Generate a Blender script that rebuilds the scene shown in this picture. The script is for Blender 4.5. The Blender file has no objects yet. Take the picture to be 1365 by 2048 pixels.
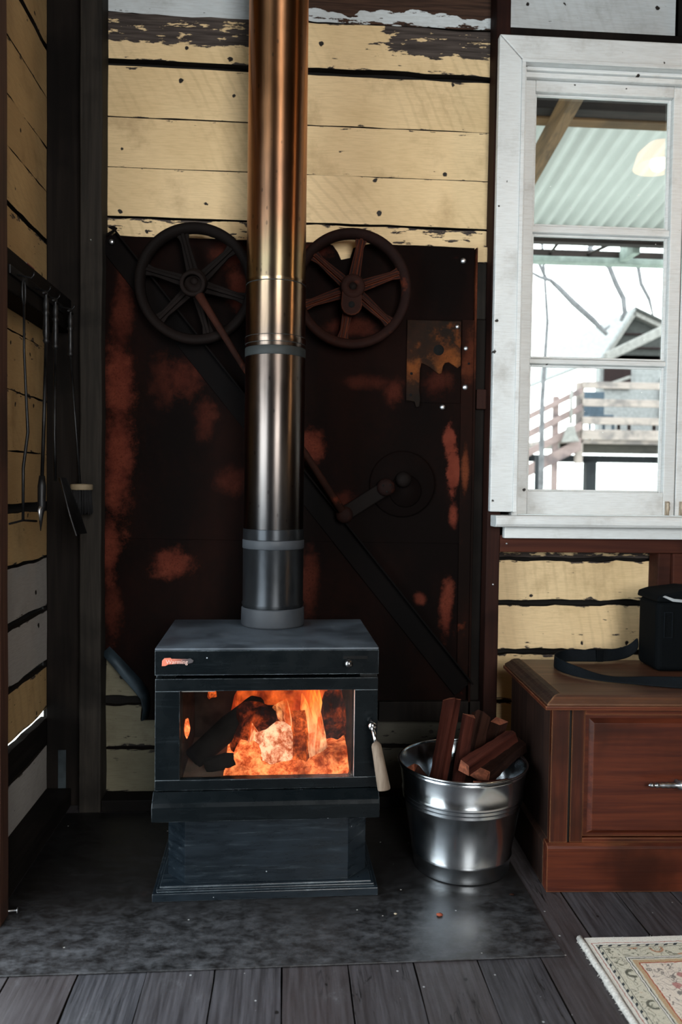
import bpy, bmesh, math, random
from math import sin, cos, pi, radians
from mathutils import Vector, Matrix, noise as mnoise

S = bpy.context.scene
COL = S.collection

# ------------------------------------------------------------------ camera
cd = bpy.data.cameras.new('camera')
cam = bpy.data.objects.new('camera', cd)
COL.objects.link(cam)
cam.location = (0.0, -2.85, 1.15)
cam.rotation_euler = (radians(87.931), radians(-0.773), radians(-3.858))
cd.sensor_fit = 'VERTICAL'
cd.sensor_height = 36.0
cd.lens = 28.0
cd.clip_start = 0.05
cd.clip_end = 300
cd.dof.use_dof = True
cd.dof.focus_distance = 2.35
cd.dof.aperture_fstop = 2.8
S.camera = cam

# ------------------------------------------------------------------ sky
w = bpy.data.worlds.new('overcast_sky')
S.world = w
w.use_nodes = True
wn = w.node_tree
bg = wn.nodes['Background']
tc = wn.nodes.new('ShaderNodeTexCoord')
sp = wn.nodes.new('ShaderNodeSeparateXYZ')
cr = wn.nodes.new('ShaderNodeValToRGB')
wn.links.new(tc.outputs['Generated'], sp.inputs[0])
wn.links.new(sp.outputs['Z'], cr.inputs[0])
wn.links.new(cr.outputs[0], bg.inputs[0])
cr.color_ramp.elements[0].color = (0.93, 0.97, 0.97, 1)
cr.color_ramp.elements[1].color = (0.86, 0.94, 1.0, 1)
bg.inputs[1].default_value = 5.0

# ------------------------------------------------------------------ daylight through the openings
def area_light(name, loc, target, sx, sy, power, color):
    ld = bpy.data.lights.new(name, 'AREA')
    ld.shape = 'RECTANGLE'
    ld.size = sx
    ld.size_y = sy
    ld.energy = power
    ld.color = color
    o = bpy.data.objects.new(name, ld)
    COL.objects.link(o)
    o.location = loc
    o.rotation_euler = (Vector(target) - Vector(loc)).to_track_quat('-Z', 'Y').to_euler()
    return o

area_light('daylight_front_window', (0.80, -4.55, 1.85), (0.1, 0.0, 1.6), 1.15, 1.6, 112, (1.0, 0.975, 0.94))
area_light('daylight_left_doorway', (-0.80, -1.32, 1.12), (0.6, -1.32, 1.12), 0.95, 1.75, 20, (0.74, 0.88, 1.0))

S.view_settings.view_transform = 'Standard'
S.view_settings.look = 'None'
S.view_settings.exposure = 0.0
S.view_settings.gamma = 1.0
S.view_settings.use_curve_mapping = False

# ------------------------------------------------------------------ node helpers
def new_mat(name):
    m = bpy.data.materials.new(name)
    m.use_nodes = True
    return m, m.node_tree, m.node_tree.nodes['Principled BSDF']

def node(nt, kind, props=None, **ins):
    n = nt.nodes.new('ShaderNode' + kind)
    for k, v in (props or {}).items():
        setattr(n, k, v)
    for k, v in ins.items():
        s = n.inputs[int(k[1:])] if k[0] == '_' else n.inputs[k.replace('_', ' ')]
        if isinstance(v, bpy.types.NodeSocket):
            nt.links.new(v, s)
        else:
            s.default_value = v
    return n

def mth(nt, op, a, b=0.0, clamp=False):
    return node(nt, 'Math', {'operation': op, 'use_clamp': clamp}, _0=a, _1=b).outputs[0]

def mix(nt, f, a, b, blend='MIX'):
    n = nt.nodes.new('ShaderNodeMix')
    n.data_type = 'RGBA'
    n.blend_type = blend
    for i, v in ((0, f), (6, a), (7, b)):
        if isinstance(v, bpy.types.NodeSocket):
            nt.links.new(v, n.inputs[i])
        else:
            n.inputs[i].default_value = v if not isinstance(v, tuple) or len(v) == 4 else (*v, 1)
    return n.outputs[2]

def obj_co(nt):
    return node(nt, 'TexCoord').outputs['Object']

def scaled(nt, v, s, loc=(0, 0, 0), rot=(0, 0, 0)):
    return node(nt, 'Mapping', Vector=v, Scale=s, Location=loc, Rotation=rot).outputs[0]

def noise(nt, v, scale=5, detail=4, rough=0.55, dist=0.0):
    return node(nt, 'TexNoise', Vector=v, Scale=scale, Detail=detail, Roughness=rough, Distortion=dist).outputs[0]

def ramp(nt, v, lo, hi, a=0.0, b=1.0):
    return node(nt, 'MapRange', {'interpolation_type': 'SMOOTHSTEP'}, _0=v, _1=lo, _2=hi, _3=a, _4=b).outputs[0]

def attr(nt, name):
    return node(nt, 'Attribute', {'attribute_type': 'OBJECT', 'attribute_name': name}).outputs['Fac']

def bump(nt, b, h, strength=0.3, dist=0.01):
    n = node(nt, 'Bump', Height=h, Strength=strength, Distance=dist)
    nt.links.new(n.outputs[0], b.inputs['Normal'])

def setb(nt, b, **kw):
    for k, v in kw.items():
        s = b.inputs[k.replace('_', ' ')]
        if isinstance(v, bpy.types.NodeSocket):
            nt.links.new(v, s)
        else:
            s.default_value = (*v, 1) if isinstance(v, tuple) and len(v) == 3 else v

# ------------------------------------------------------------------ materials
def painted_board(name, p1, p2, wood, saw=1.0, axis='x', spots=0.50, spot_r=0.042):
    """old paint on sawn boards: wear and peel are object properties, v of the UV runs across the board"""
    m, nt, b = new_mat(name)
    co = obj_co(nt)
    sx = (1.2, 1.2, 9) if axis == 'x' else (1.2, 1.2, 9)
    rnd = node(nt, 'ObjectInfo').outputs['Random']
    off = node(nt, 'VectorMath', {'operation': 'ADD'}, _0=co, _1=node(nt, 'CombineXYZ', _0=mth(nt, 'MULTIPLY', rnd, 7.0), _2=0.0, _1=mth(nt, 'MULTIPLY', rnd, 3.0)).outputs[0]).outputs[0]
    big = noise(nt, off, 2.2, 3)
    paint = mix(nt, ramp(nt, big, 0.35, 0.7), (*p1, 1), (*p2, 1))
    # curved marks of the circular saw
    wv = node(nt, 'TexWave', {'wave_type': 'RINGS', 'rings_direction': 'SPHERICAL'},
              Vector=scaled(nt, off, (1, 1, 1), (1.25 if axis == 'x' else 0.1, 0 if axis == 'x' else 1.1, 0.35)), Scale=9.0, Distortion=1.6, Detail=2.0, Detail_Scale=2.0).outputs[1]
    sawm = mth(nt, 'MULTIPLY', ramp(nt, wv, 0.62, 1.0), ramp(nt, noise(nt, off, 1.7, 2), 0.42, 0.62))
    paint = mix(nt, mth(nt, 'MULTIPLY', sawm, 0.17 * saw), paint, (p2[0] * .42, p2[1] * .38, p2[2] * .36, 1))
    fine = noise(nt, scaled(nt, off, (5, 5, 70)), 4, 5, 0.6)
    paint = mix(nt, ramp(nt, fine, 0.35, 0.75, 0.0, 0.28), paint, (p2[0] * .55, p2[1] * .5, p2[2] * .45, 1))
    # grime and rubbed spots
    grime = noise(nt, off, 6.0, 6, 0.65)
    paint = mix(nt, ramp(nt, grime, 0.50, 0.78, 0, 0.6), paint, (p2[0] * .5, p2[1] * .46, p2[2] * .42, 1))
    uv = node(nt, 'UVMap').outputs[0]
    v = node(nt, 'SeparateXYZ', _0=uv).outputs[1]
    edge = mth(nt, 'MINIMUM', v, mth(nt, 'SUBTRACT', 1.0, v))
    pe = noise(nt, scaled(nt, off, (5, 5, 22)), 3.2, 8, 0.62)
    wear = attr(nt, 'wear')
    ptop = attr(nt, 'peel_top')
    bias = mth(nt, 'ADD', mth(nt, 'MULTIPLY', wear, 0.30), ramp(nt, edge, 0.0, 0.10, 0.12, 0.0))
    wx = mth(nt, 'ADD', node(nt, 'SeparateXYZ', _0=co).outputs[0], mth(nt, 'MULTIPLY', mth(nt, 'SUBTRACT', noise(nt, co, 8, 3), 0.5), 0.10))
    bare = mth(nt, 'MAXIMUM', ramp(nt, wx, -0.12, -0.04, 1, 0), ramp(nt, wx, 0.30, 0.37, 0, 1))
    patch = mth(nt, 'MULTIPLY', ramp(nt, v, 0.26, 0.50), bare)
    zw = mth(nt, 'ADD', node(nt, 'SeparateXYZ', _0=co).outputs[2], mth(nt, 'MULTIPLY', mth(nt, 'SUBTRACT', noise(nt, scaled(nt, co, (1, 1, 0.2)), 3.4, 3), 0.5), 0.22))
    patch = mth(nt, 'MAXIMUM', patch, ramp(nt, zw, 2.800, 2.815))
    bias = mth(nt, 'ADD', bias, mth(nt, 'MULTIPLY', patch, ptop))
    peel = ramp(nt, mth(nt, 'ADD', pe, bias), 0.735, 0.765)
    wd = mix(nt, ramp(nt, noise(nt, scaled(nt, off, (2, 2, 40)), 3, 5), 0.3, 0.7), (*wood, 1), (wood[0] * .35, wood[1] * .33, wood[2] * .33, 1))
    col = mix(nt, peel, paint, wd)
    # nail heads and knots
    so3 = node(nt, 'SeparateXYZ', _0=off)
    flat2 = node(nt, 'CombineXYZ', _0=so3.outputs[0 if axis == 'x' else 1], _1=so3.outputs[2], _2=0.0).outputs[0]
    vo = node(nt, 'TexVoronoi', {'feature': 'F1', 'voronoi_dimensions': '2D'}, Vector=flat2, Scale=6.5)
    gate = mth(nt, 'GREATER_THAN', node(nt, 'SeparateColor', _0=vo.outputs['Color']).outputs[0], spots)
    d = mth(nt, 'ADD', vo.outputs['Distance'], mth(nt, 'MULTIPLY', mth(nt, 'SUBTRACT', noise(nt, off, 34, 3), 0.5), 0.20))
    spot = mth(nt, 'MULTIPLY', gate, ramp(nt, d, spot_r - 0.012, spot_r + 0.008, 1.0, 0.0))
    col = mix(nt, spot, col, (0.012, 0.009, 0.007, 1))
    h = mth(nt, 'SUBTRACT', mth(nt, 'SUBTRACT', mth(nt, 'MULTIPLY', fine, 0.25), mth(nt, 'MULTIPLY', peel, 0.6)), mth(nt, 'MULTIPLY', spot, 1.0))
    bump(nt, b, h, 0.5, 0.003)
    setb(nt, b, Base_Color=col, Roughness=mth(nt, 'ADD', 0.55, mth(nt, 'MULTIPLY', peel, 0.3)), Specular_IOR_Level=0.3)
    return m

def edge_wear(nt, radius, lo, hi, scale=24, amp=0.25):
    """1 on rubbed arrises, 0 on the flat"""
    bv = node(nt, 'Bevel', {'samples': 4}, Radius=radius)
    dt = node(nt, 'VectorMath', {'operation': 'DOT_PRODUCT'}, _0=bv.outputs[0], _1=node(nt, 'NewGeometry').outputs['Normal']).outputs['Value']
    return ramp(nt, mth(nt, 'ADD', mth(nt, 'SUBTRACT', 1.0, dt), mth(nt, 'MULTIPLY', mth(nt, 'SUBTRACT', noise(nt, obj_co(nt), scale, 5, 0.65), 0.5), amp)), lo, hi)

def timber(name, c1, c2, axis='z', rough=0.7, spec=0.25, worn=None, smudge=0.65):
    m, nt, b = new_mat(name)
    co = obj_co(nt)
    sc = {'z': (26, 26, 1.1), 'x': (1.1, 26, 26), 'y': (26, 1.1, 26)}[axis]
    rnd = node(nt, 'ObjectInfo').outputs['Random']
    off = node(nt, 'VectorMath', {'operation': 'ADD'}, _0=co, _1=node(nt, 'CombineXYZ', _0=mth(nt, 'MULTIPLY', rnd, 9.0), _1=mth(nt, 'MULTIPLY', rnd, 5.0), _2=rnd).outputs[0]).outputs[0]
    g = noise(nt, scaled(nt, off, sc), 2.2, 6, 0.6, 0.4)
    big = noise(nt, off, 3.1, 4)
    col = mix(nt, ramp(nt, g, 0.3, 0.7), (*c1, 1), (*c2, 1))
    col = mix(nt, ramp(nt, big, 0.46, 0.66, 0, smudge), col, (c1[0] * .22, c1[1] * .25, c1[2] * .30, 1))
    if worn:
        bv = node(nt, 'Bevel', {'samples': 4}, Radius=0.007)
        dt = node(nt, 'VectorMath', {'operation': 'DOT_PRODUCT'}, _0=bv.outputs[0], _1=node(nt, 'NewGeometry').outputs['Normal']).outputs['Value']
        pt = ramp(nt, mth(nt, 'ADD', mth(nt, 'SUBTRACT', 1.0, dt), mth(nt, 'MULTIPLY', mth(nt, 'SUBTRACT', noise(nt, off, 24, 4), 0.5), 0.25)), 0.08, 0.26)
        col = mix(nt, mth(nt, 'MULTIPLY', pt, 0.75), col, (*worn, 1))
    bump(nt, b, g, 0.25, 0.003)
    setb(nt, b, Base_Color=col, Roughness=mth(nt, 'ADD', rough - 0.08, mth(nt, 'MULTIPLY', g, 0.16)), Specular_IOR_Level=spec)
    return m

def rust_mat(name, dark, mid, hot, amount, patches=(), metallic=0.0, rough=0.72, edge=0.0):
    """old steel: near-black mill scale with rust; patches are (x, z, rx, rz, strength, tone) places where the scale has gone"""
    m, nt, b = new_mat(name)
    co = obj_co(nt)
    n1 = noise(nt, co, 9, 8, 0.62)
    n2 = noise(nt, co, 55, 5, 0.6)
    n3 = noise(nt, scaled(nt, co, (1, 1, 0.5)), 3.2, 4)
    col = mix(nt, ramp(nt, mth(nt, 'ADD', n3, mth(nt, 'MULTIPLY', mth(nt, 'SUBTRACT', n2, 0.5), 0.25)), 0.40, 0.72), (*dark, 1), (*mid, 1))
    hotc = mix(nt, ramp(nt, n1, 0.3, 0.7), (*hot, 1), (hot[0] * .62, hot[1] * .55, hot[2] * .6, 1))
    base = ramp(nt, mth(nt, 'ADD', mth(nt, 'MULTIPLY', n1, 0.8), mth(nt, 'MULTIPLY', n2, 0.2)), 0.66 - amount, 0.80 - amount)
    col = mix(nt, base, col, hotc)
    if edge:
        col = mix(nt, mth(nt, 'MULTIPLY', edge_wear(nt, 0.008, 0.03, 0.20, 22, 0.30), edge), col, hotc)
    if patches:
        total = None
        n4 = noise(nt, co, 150, 3, 0.7)
        wob = mth(nt, 'MULTIPLY', mth(nt, 'SUBTRACT', mth(nt, 'ADD', mth(nt, 'MULTIPLY', n1, 0.55), mth(nt, 'ADD', mth(nt, 'MULTIPLY', n2, 0.2), mth(nt, 'MULTIPLY', n4, 0.25))), 0.5), 4.6)
        for (px, pz, rx, rz, st) in patches:
            mp = scaled(nt, co, (1 / rx, 0.0, 1 / rz), (-px / rx, 0, -pz / rz))
            d = node(nt, 'VectorMath', {'operation': 'LENGTH'}, _0=mp).outputs['Value']
            f = ramp(nt, mth(nt, 'ADD', d, wob), 0.30, 1.35, st, 0.0)
            total = f if total is None else mth(nt, 'MAXIMUM', total, f)
        col = mix(nt, mth(nt, 'MULTIPLY', total, ramp(nt, n4, 0.30, 0.55, 0.55, 1.0), True), col, hotc)
    bump(nt, b, mth(nt, 'ADD', n1, mth(nt, 'MULTIPLY', n2, 0.4)), 0.35, 0.004)
    setb(nt, b, Base_Color=col, Roughness=rough, Metallic=metallic, Specular_IOR_Level=0.03)
    return m

def metal_mat(name, c, rough=0.3, var=0.1, streak=(1, 1, 1), metallic=1.0, dust=0.0, spec=0.5, aniso=0.0, chipped=0.0, rel=0.06):
    m, nt, b = new_mat(name)
    co = obj_co(nt)
    n1 = noise(nt, scaled(nt, co, streak), 12, 6, 0.6)
    n2 = noise(nt, co, 5, 4)
    k = mth(nt, 'ADD', mth(nt, 'MULTIPLY', n1, 0.5), mth(nt, 'MULTIPLY', n2, 0.5))
    lo = tuple(max(0, x * (1 - 2.4 * var)) for x in c)
    col = mix(nt, ramp(nt, k, 0.35, 0.65), (*lo, 1), (*c, 1))
    if dust:
        dn = noise(nt, scaled(nt, co, (1.6, 14, 22)), 3, 10, 0.78)
        col = mix(nt, ramp(nt, dn, 0.52, 0.80, 0, dust), col, (0.24, 0.30, 0.34, 1))
    if chipped:
        col = mix(nt, mth(nt, 'MULTIPLY', edge_wear(nt, 0.004, 0.20, 0.36, 14, 0.85), chipped), col, (0.30, 0.35, 0.38, 1))
        vc = node(nt, 'TexVoronoi', Vector=scaled(nt, co, (1, 1, 1)), Scale=42.0)
        gc = mth(nt, 'GREATER_THAN', node(nt, 'SeparateColor', _0=vc.outputs['Color']).outputs[0], 0.93)
        col = mix(nt, mth(nt, 'MULTIPLY', gc, ramp(nt, vc.outputs['Distance'], 0.05, 0.10, 0.8, 0)), col, (0.35, 0.38, 0.40, 1))
    setb(nt, b, Base_Color=col, Metallic=metallic, Roughness=ramp(nt, n1, 0.3, 0.7, rough * .8, min(1, rough * 1.25)), Specular_IOR_Level=spec)
    if aniso:
        setb(nt, b, Anisotropic=aniso, Anisotropic_Rotation=0.25, Tangent=node(nt, 'Tangent', {'direction_type': 'RADIAL', 'axis': 'Z'}).outputs[0])
    if rel:
        bump(nt, b, n1, rel, 0.002)
    return m

def plain(name, c, rough=0.6, metallic=0.0, spec=0.3, var=0.15, scale=18):
    m, nt, b = new_mat(name)
    n = noise(nt, obj_co(nt), scale, 5, 0.6)
    col = mix(nt, ramp(nt, n, 0.3, 0.7), (*c, 1), (*[x * (1 - var * 2) for x in c], 1))
    setb(nt, b, Base_Color=col, Roughness=rough, Metallic=metallic, Specular_IOR_Level=spec)
    bump(nt, b, n, 0.08, 0.002)
    return m

def emit(name, c1, c2, strength, scale=20, lo=0.35, hi=0.65):
    m = bpy.data.materials.new(name)
    m.use_nodes = True
    nt = m.node_tree
    nt.nodes.remove(nt.nodes['Principled BSDF'])
    out = nt.nodes['Material Output']
    n = noise(nt, obj_co(nt), scale, 10, 0.74, 0.25)
    f = ramp(nt, n, lo, hi)
    e = node(nt, 'Emission', Color=mix(nt, f, (*c1, 1), (*c2, 1)), Strength=ramp(nt, n, lo, hi, strength * 0.3, strength))
    nt.links.new(e.outputs[0], out.inputs[0])
    return m

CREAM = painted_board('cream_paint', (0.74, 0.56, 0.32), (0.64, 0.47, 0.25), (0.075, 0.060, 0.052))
CREAM_DIM = painted_board('cream_paint_left_dimmed', (0.42, 0.28, 0.13), (0.33, 0.21, 0.095), (0.06, 0.045, 0.035), axis='y')  # same cream paint, with the left wall's weaker light put into its colour
SHADED_CREAM = painted_board('shaded_cream_paint', (0.155, 0.142, 0.094), (0.105, 0.096, 0.062), (0.03, 0.026, 0.022), saw=0.3)  # low boards left of the stove, their shade put into the paint colour
DEEP_SHADE = painted_board('deep_shade_paint', (0.045, 0.042, 0.030), (0.030, 0.028, 0.020), (0.012, 0.010, 0.009), saw=0.2)  # low boards behind and right of the stove, near-black shade painted in
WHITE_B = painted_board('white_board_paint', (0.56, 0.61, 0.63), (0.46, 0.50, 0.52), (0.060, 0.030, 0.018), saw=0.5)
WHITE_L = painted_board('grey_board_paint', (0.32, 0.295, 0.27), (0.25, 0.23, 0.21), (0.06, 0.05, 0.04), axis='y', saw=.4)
WHITE_W = painted_board('window_paint', (0.68, 0.715, 0.72), (0.60, 0.63, 0.635), (0.20, 0.15, 0.11), saw=0.0, spots=0.6, spot_r=0.022)
DARKW = timber('dark_stud_timber', (0.0060, 0.0046, 0.0040), (0.011, 0.0085, 0.0070), spec=0.08)
GREYW = timber('grey_stud_timber', (0.016, 0.0145, 0.0125), (0.030, 0.026, 0.022), spec=0.08)
REDW = timber('red_brown_stud', (0.016, 0.0060, 0.0045), (0.027, 0.0095, 0.0065), spec=0.1)
REDRAIL = timber('red_brown_rail', (0.060, 0.017, 0.009), (0.038, 0.011, 0.007), axis='x', spec=0.15)
JAMBW = timber('worn_door_stud', (0.060, 0.026, 0.015), (0.035, 0.015, 0.010))
BEAMW = timber('dark_beam', (0.0055, 0.0045, 0.0040), (0.010, 0.008, 0.007), axis='y', spec=0.08)
SHELLW = timber('shell_boarding', (0.012, 0.008, 0.006), (0.022, 0.015, 0.010), axis='x', spec=0.1)
EDGEW = plain('raw_board_edge', (0.020, 0.016, 0.013), 0.9, spec=0.05)
GAPM = plain('wall_cavity', (0.006, 0.005, 0.004), 0.9)

# ------------------------------------------------------------------ mesh builder
class MB:
    def __init__(s):
        s.bm = bmesh.new()
        s.uv = s.bm.loops.layers.uv.new('uv')

    def box(s, x0, x1, y0, y1, z0, z1):
        p = [(x0, y0, z0), (x1, y0, z0), (x1, y1, z0), (x0, y1, z0), (x0, y0, z1), (x1, y0, z1), (x1, y1, z1), (x0, y1, z1)]
        v = [s.bm.verts.new(q) for q in p]
        for f in ((0, 3, 2, 1), (4, 5, 6, 7), (0, 1, 5, 4), (1, 2, 6, 5), (2, 3, 7, 6), (3, 0, 4, 7)):
            fc = s.bm.faces.new([v[i] for i in f])
            for l, u in zip(fc.loops, ((0, .5), (1, .5), (1, .5), (0, .5))):
                l[s.uv].uv = u
        return s

    def prism(s, pts, a0, a1, axis='y', tilt=None):
        """extrude a polygon; pts are (u, v): axis y -> (x, z), axis x -> (y, z), axis z -> (x, y)"""
        f = {'y': lambda u, v, a: (u, a, v), 'x': lambda u, v, a: (a, u, v), 'z': lambda u, v, a: (u, v, a)}[axis]
        A = [s.bm.verts.new(f(u, v, a0)) for u, v in pts]
        B = [s.bm.verts.new(f(u, v, a1)) for u, v in pts]
        n = len(pts)
        fs = [s.bm.faces.new(A), s.bm.faces.new(B[::-1])]
        for i in range(n):
            fs.append(s.bm.faces.new([A[i], B[i], B[(i + 1) % n], A[(i + 1) % n]]))
        for fc in fs:
            for l in fc.loops:
                l[s.uv].uv = (.5, .5)
        return s

    def tube(s, path, r, seg=10, cap=True):
        path = [Vector(p) for p in path]
        n = len(path)
        rs = r if isinstance(r, (list, tuple)) else [r] * n
        rings = []
        ref = None
        for i, p in enumerate(path):
            t = (path[min(i + 1, n - 1)] - path[max(i - 1, 0)]).normalized()
            if ref is None:
                ref = Vector((0, 0, 1)) if abs(t.z) < 0.9 else Vector((1, 0, 0))
            a = t.cross(ref).normalized()
            ref = a.cross(t).normalized()
            rings.append([s.bm.verts.new(p + (a * cos(2 * pi * k / seg) + ref * sin(2 * pi * k / seg)) * rs[i]) for k in range(seg)])
        for i in range(n - 1):
            for k in range(seg):
                fc = s.bm.faces.new([rings[i][k], rings[i][(k + 1) % seg], rings[i + 1][(k + 1) % seg], rings[i + 1][k]])
                fc.smooth = True
        if cap:
            s.bm.faces.new(rings[0][::-1])
            s.bm.faces.new(rings[-1])
        return s

    def lathe(s, prof, seg=48, axis='z', c=(0, 0, 0), closed=False):
        c = Vector(c)
        rings = []
        for r, h in prof:
            ring = []
            for k in range(seg):
                a = 2 * pi * k / seg
                q = {'z': (r * cos(a), r * sin(a), h), 'y': (r * cos(a), h, r * sin(a)), 'x': (h, r * cos(a), r * sin(a))}[axis]
                ring.append(s.bm.verts.new(c + Vector(q)))
            rings.append(ring)
        m = len(rings)
        for i in range(m if closed else m - 1):
            A, B = rings[i], rings[(i + 1) % m]
            for k in range(seg):
                fc = s.bm.faces.new([A[k], A[(k + 1) % seg], B[(k + 1) % seg], B[k]])
                fc.smooth = True
        if not closed:
            if prof[0][0] > 1e-4:
                s.bm.faces.new(rings[0][::-1])
            if prof[-1][0] > 1e-4:
                s.bm.faces.new(rings[-1])
        return s

    def board(s, L0, L1, w0, w1, t0, t1, n=18, seed=0, amp=0.003, to=None, warp=0.0):
        """sawn board: L along, w across, t0 back, t1 face; uneven long edges; to maps (L, t, w) to xyz"""
        to = to or (lambda L, t, q: (L, t, q))
        P = []
        for i in range(n + 1):
            u = i / n
            L = L0 + (L1 - L0) * u
            e0 = w0 + amp * mnoise.noise(Vector((L * 9, seed * 3.7, 0.3))) * 1.6 + amp * 1.0 * mnoise.noise(Vector((L * 40, seed * 1.7, 4.3)))
            e1 = w1 + amp * mnoise.noise(Vector((L * 9, seed * 5.1, 7.3))) * 1.6 + amp * 1.0 * mnoise.noise(Vector((L * 40, seed * 2.9, 1.3)))
            wt = warp * mnoise.noise(Vector((L * 3, seed * 2.2, 2.0)))
            P.append([s.bm.verts.new(to(L, t, q)) for t, q in ((t0, e0), (t1 + wt, e0), (t1 + wt, e1), (t0, e1))])
        vs = (0, 0.02, 0.98, 1)
        for i in range(n):
            for k in range(4):
                q = (k + 1) % 4
                fc = s.bm.faces.new([P[i][k], P[i + 1][k], P[i + 1][q], P[i][q]])
                fc.material_index = 1 if k in (0, 2) else 0
                for l, (ii, kk) in zip(fc.loops, ((i, k), (i + 1, k), (i + 1, q), (i, q))):
                    l[s.uv].uv = (ii / n, 0.0 if kk in (0, 1) else 1.0)
        s.bm.faces.new(P[0])
        s.bm.faces.new(P[-1][::-1])
        return s

    def build(s, name, mat, parent=None, bevel=0.0, smooth=False, segs=2, xf=None):
        if xf is not None:
            bmesh.ops.transform(s.bm, matrix=xf, verts=s.bm.verts)
        bmesh.ops.recalc_face_normals(s.bm, faces=s.bm.faces)
        me = bpy.data.meshes.new(name)
        if smooth:
            for f in s.bm.faces:
                f.smooth = True
        s.bm.to_mesh(me)
        s.bm.free()
        me.materials.append(mat)
        o = bpy.data.objects.new(name, me)
        COL.objects.link(o)
        if parent:
            o.parent = parent
        if bevel:
            b = o.modifiers.new('bevel', 'BEVEL')
            b.width = bevel
            b.segments = segs
            b.limit_method = 'ANGLE'
            b.angle_limit = radians(40)
            b.harden_normals = False
        return o

def thing(name, label, cat, loc=(0, 0, 0), rot=(0, 0, 0), group=None):
    o = bpy.data.objects.new(name, None)
    o.empty_display_size = 0.05
    COL.objects.link(o)
    o.location = loc
    o.rotation_euler = rot
    return tag(o, label, cat, group)

def tag(o, label, cat, group=None):
    o['label'] = label
    o['category'] = cat
    if group:
        o['group'] = group
    return o

def structure(o):
    o['kind'] = 'structure'
    return o

def setting(name):
    o = bpy.data.objects.new(name, None)
    COL.objects.link(o)
    return structure(o)

def bar(mb, a, b, wid, y0, y1):
    """flat bar in the wall plane from (x, z) a to (x, z) b"""
    a, b = Vector(a), Vector(b)
    d = (b - a).normalized()
    n = Vector((-d.y, d.x)) * wid / 2
    return mb.prism([(a - n)[:], (b - n)[:], (b + n)[:], (a + n)[:]], y0, y1)

# ================================================================== BACK WALL
wb = setting('wall_back')
XR = 3.2
BACKY = 0.03
mb = MB()                                                   # dark backing behind the boards, open at the window
mb.box(-0.86, 0.815, BACKY, BACKY + 0.03, 0, 3.1)
mb.box(0.815, 2.0, BACKY, BACKY + 0.03, 0, 1.0)
mb.box(0.815, 2.0, BACKY, BACKY + 0.03, 2.62, 3.1)
mb.box(2.0, XR, BACKY, BACKY + 0.03, 0, 3.1)
mb.build('backing', GAPM, wb)

def wall_board(x0, x1, z0, z1, m=CREAM, wear=0.15, peel=0.0, seed=0, amp=0.003, dy=0.0, tilt=0.0):
    k = lambda L, t, q: (L, t, q + tilt * (L - x0))
    o = MB().board(x0, x1, z0, z1, BACKY, dy, n=22, seed=seed, amp=amp, to=k, warp=0.002).build('board', m, wb)
    o.data.materials.append(EDGEW)
    o['wear'] = wear
    o['peel_top'] = peel
    return o

X0, X1 = -0.66, 0.72
wall_board(X0, -0.06, 2.762, 3.02, WHITE_B, 0.05, 0, 1, tilt=-0.02)
wall_board(-0.055, X1, 2.762, 3.02, WHITE_B, 0.45, 0.45, 2, tilt=0.004)
wall_board(X0, X1, 2.603, 2.757, CREAM, 0.30, 0.26, 3, 0.004, -0.004)
wall_board(X0, X1, 2.408, 2.580, CREAM, 0.08, 0, 4, 0.0015, 0.0)
wall_board(X0, X1, 2.236, 2.404, CREAM, 0.10, 0, 5, 0.0012, -0.001)
wall_board(X0, X1, 2.068, 2.233, CREAM, 0.08, 0, 6, 0.0015, -0.002)
wall_board(X0, X1, 1.905, 2.060, CREAM, 0.36, 0.05, 7, 0.003, 0.0)
zz = [1.90, 1.735, 1.57, 1.40, 1.235, 1.07, 0.90, 0.735, 0.565]
for i in range(len(zz) - 1):
    wall_board(X0, X1, zz[i + 1] + 0.006, zz[i], CREAM, 0.25, 0.0, 10 + i)
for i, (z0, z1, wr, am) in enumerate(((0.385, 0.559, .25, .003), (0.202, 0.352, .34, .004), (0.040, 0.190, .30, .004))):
    wall_board(X0, -0.10, z0, z1, SHADED_CREAM, wr, 0.0, 20 + i, am)
    wall_board(-0.097, X1, z0, z1 - 0.002, DEEP_SHADE, wr, 0.0, 25 + i, am)
# boards under and over the window
wall_board(0.755, 1.385, 0.888, 0.975, CREAM, 0.9, 0.1, 29, 0.004, 0.012)
wall_board(0.755, 1.385, 0.735, 0.876, CREAM, 0.26, 0.0, 30, 0.004)
wall_board(0.755, 1.385, 0.552, 0.712, CREAM, 0.26, 0.0, 31, 0.004, -0.003)
wall_board(0.755, 1.385, 0.365, 0.532, CREAM, 0.22, 0.0, 32, 0.004)
wall_board(0.755, 1.385, 0.190, 0.352, CREAM, 0.25, 0.0, 33, 0.004)
wall_board(0.755, 1.385, 0.040, 0.182, CREAM, 0.25, 0.0, 34, 0.004)
wall_board(0.755, 1.38, 2.735, 2.95, WHITE_B, 0.16, 0.0, 36)
for i, z in enumerate([0.04, 0.21, 0.38, 0.55, 0.72]):
    wall_board(1.42, 3.15, z, z + 0.163, CREAM, 0.25, 0, 40 + i)
for i, z in enumerate([0.89, 1.06, 1.23, 1.40, 1.57, 1.74, 1.91, 2.08, 2.25, 2.42, 2.59, 2.76]):
    wall_board(2.13, 3.15, z, z + 0.163, CREAM, 0.2, 0, 50 + i)

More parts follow.
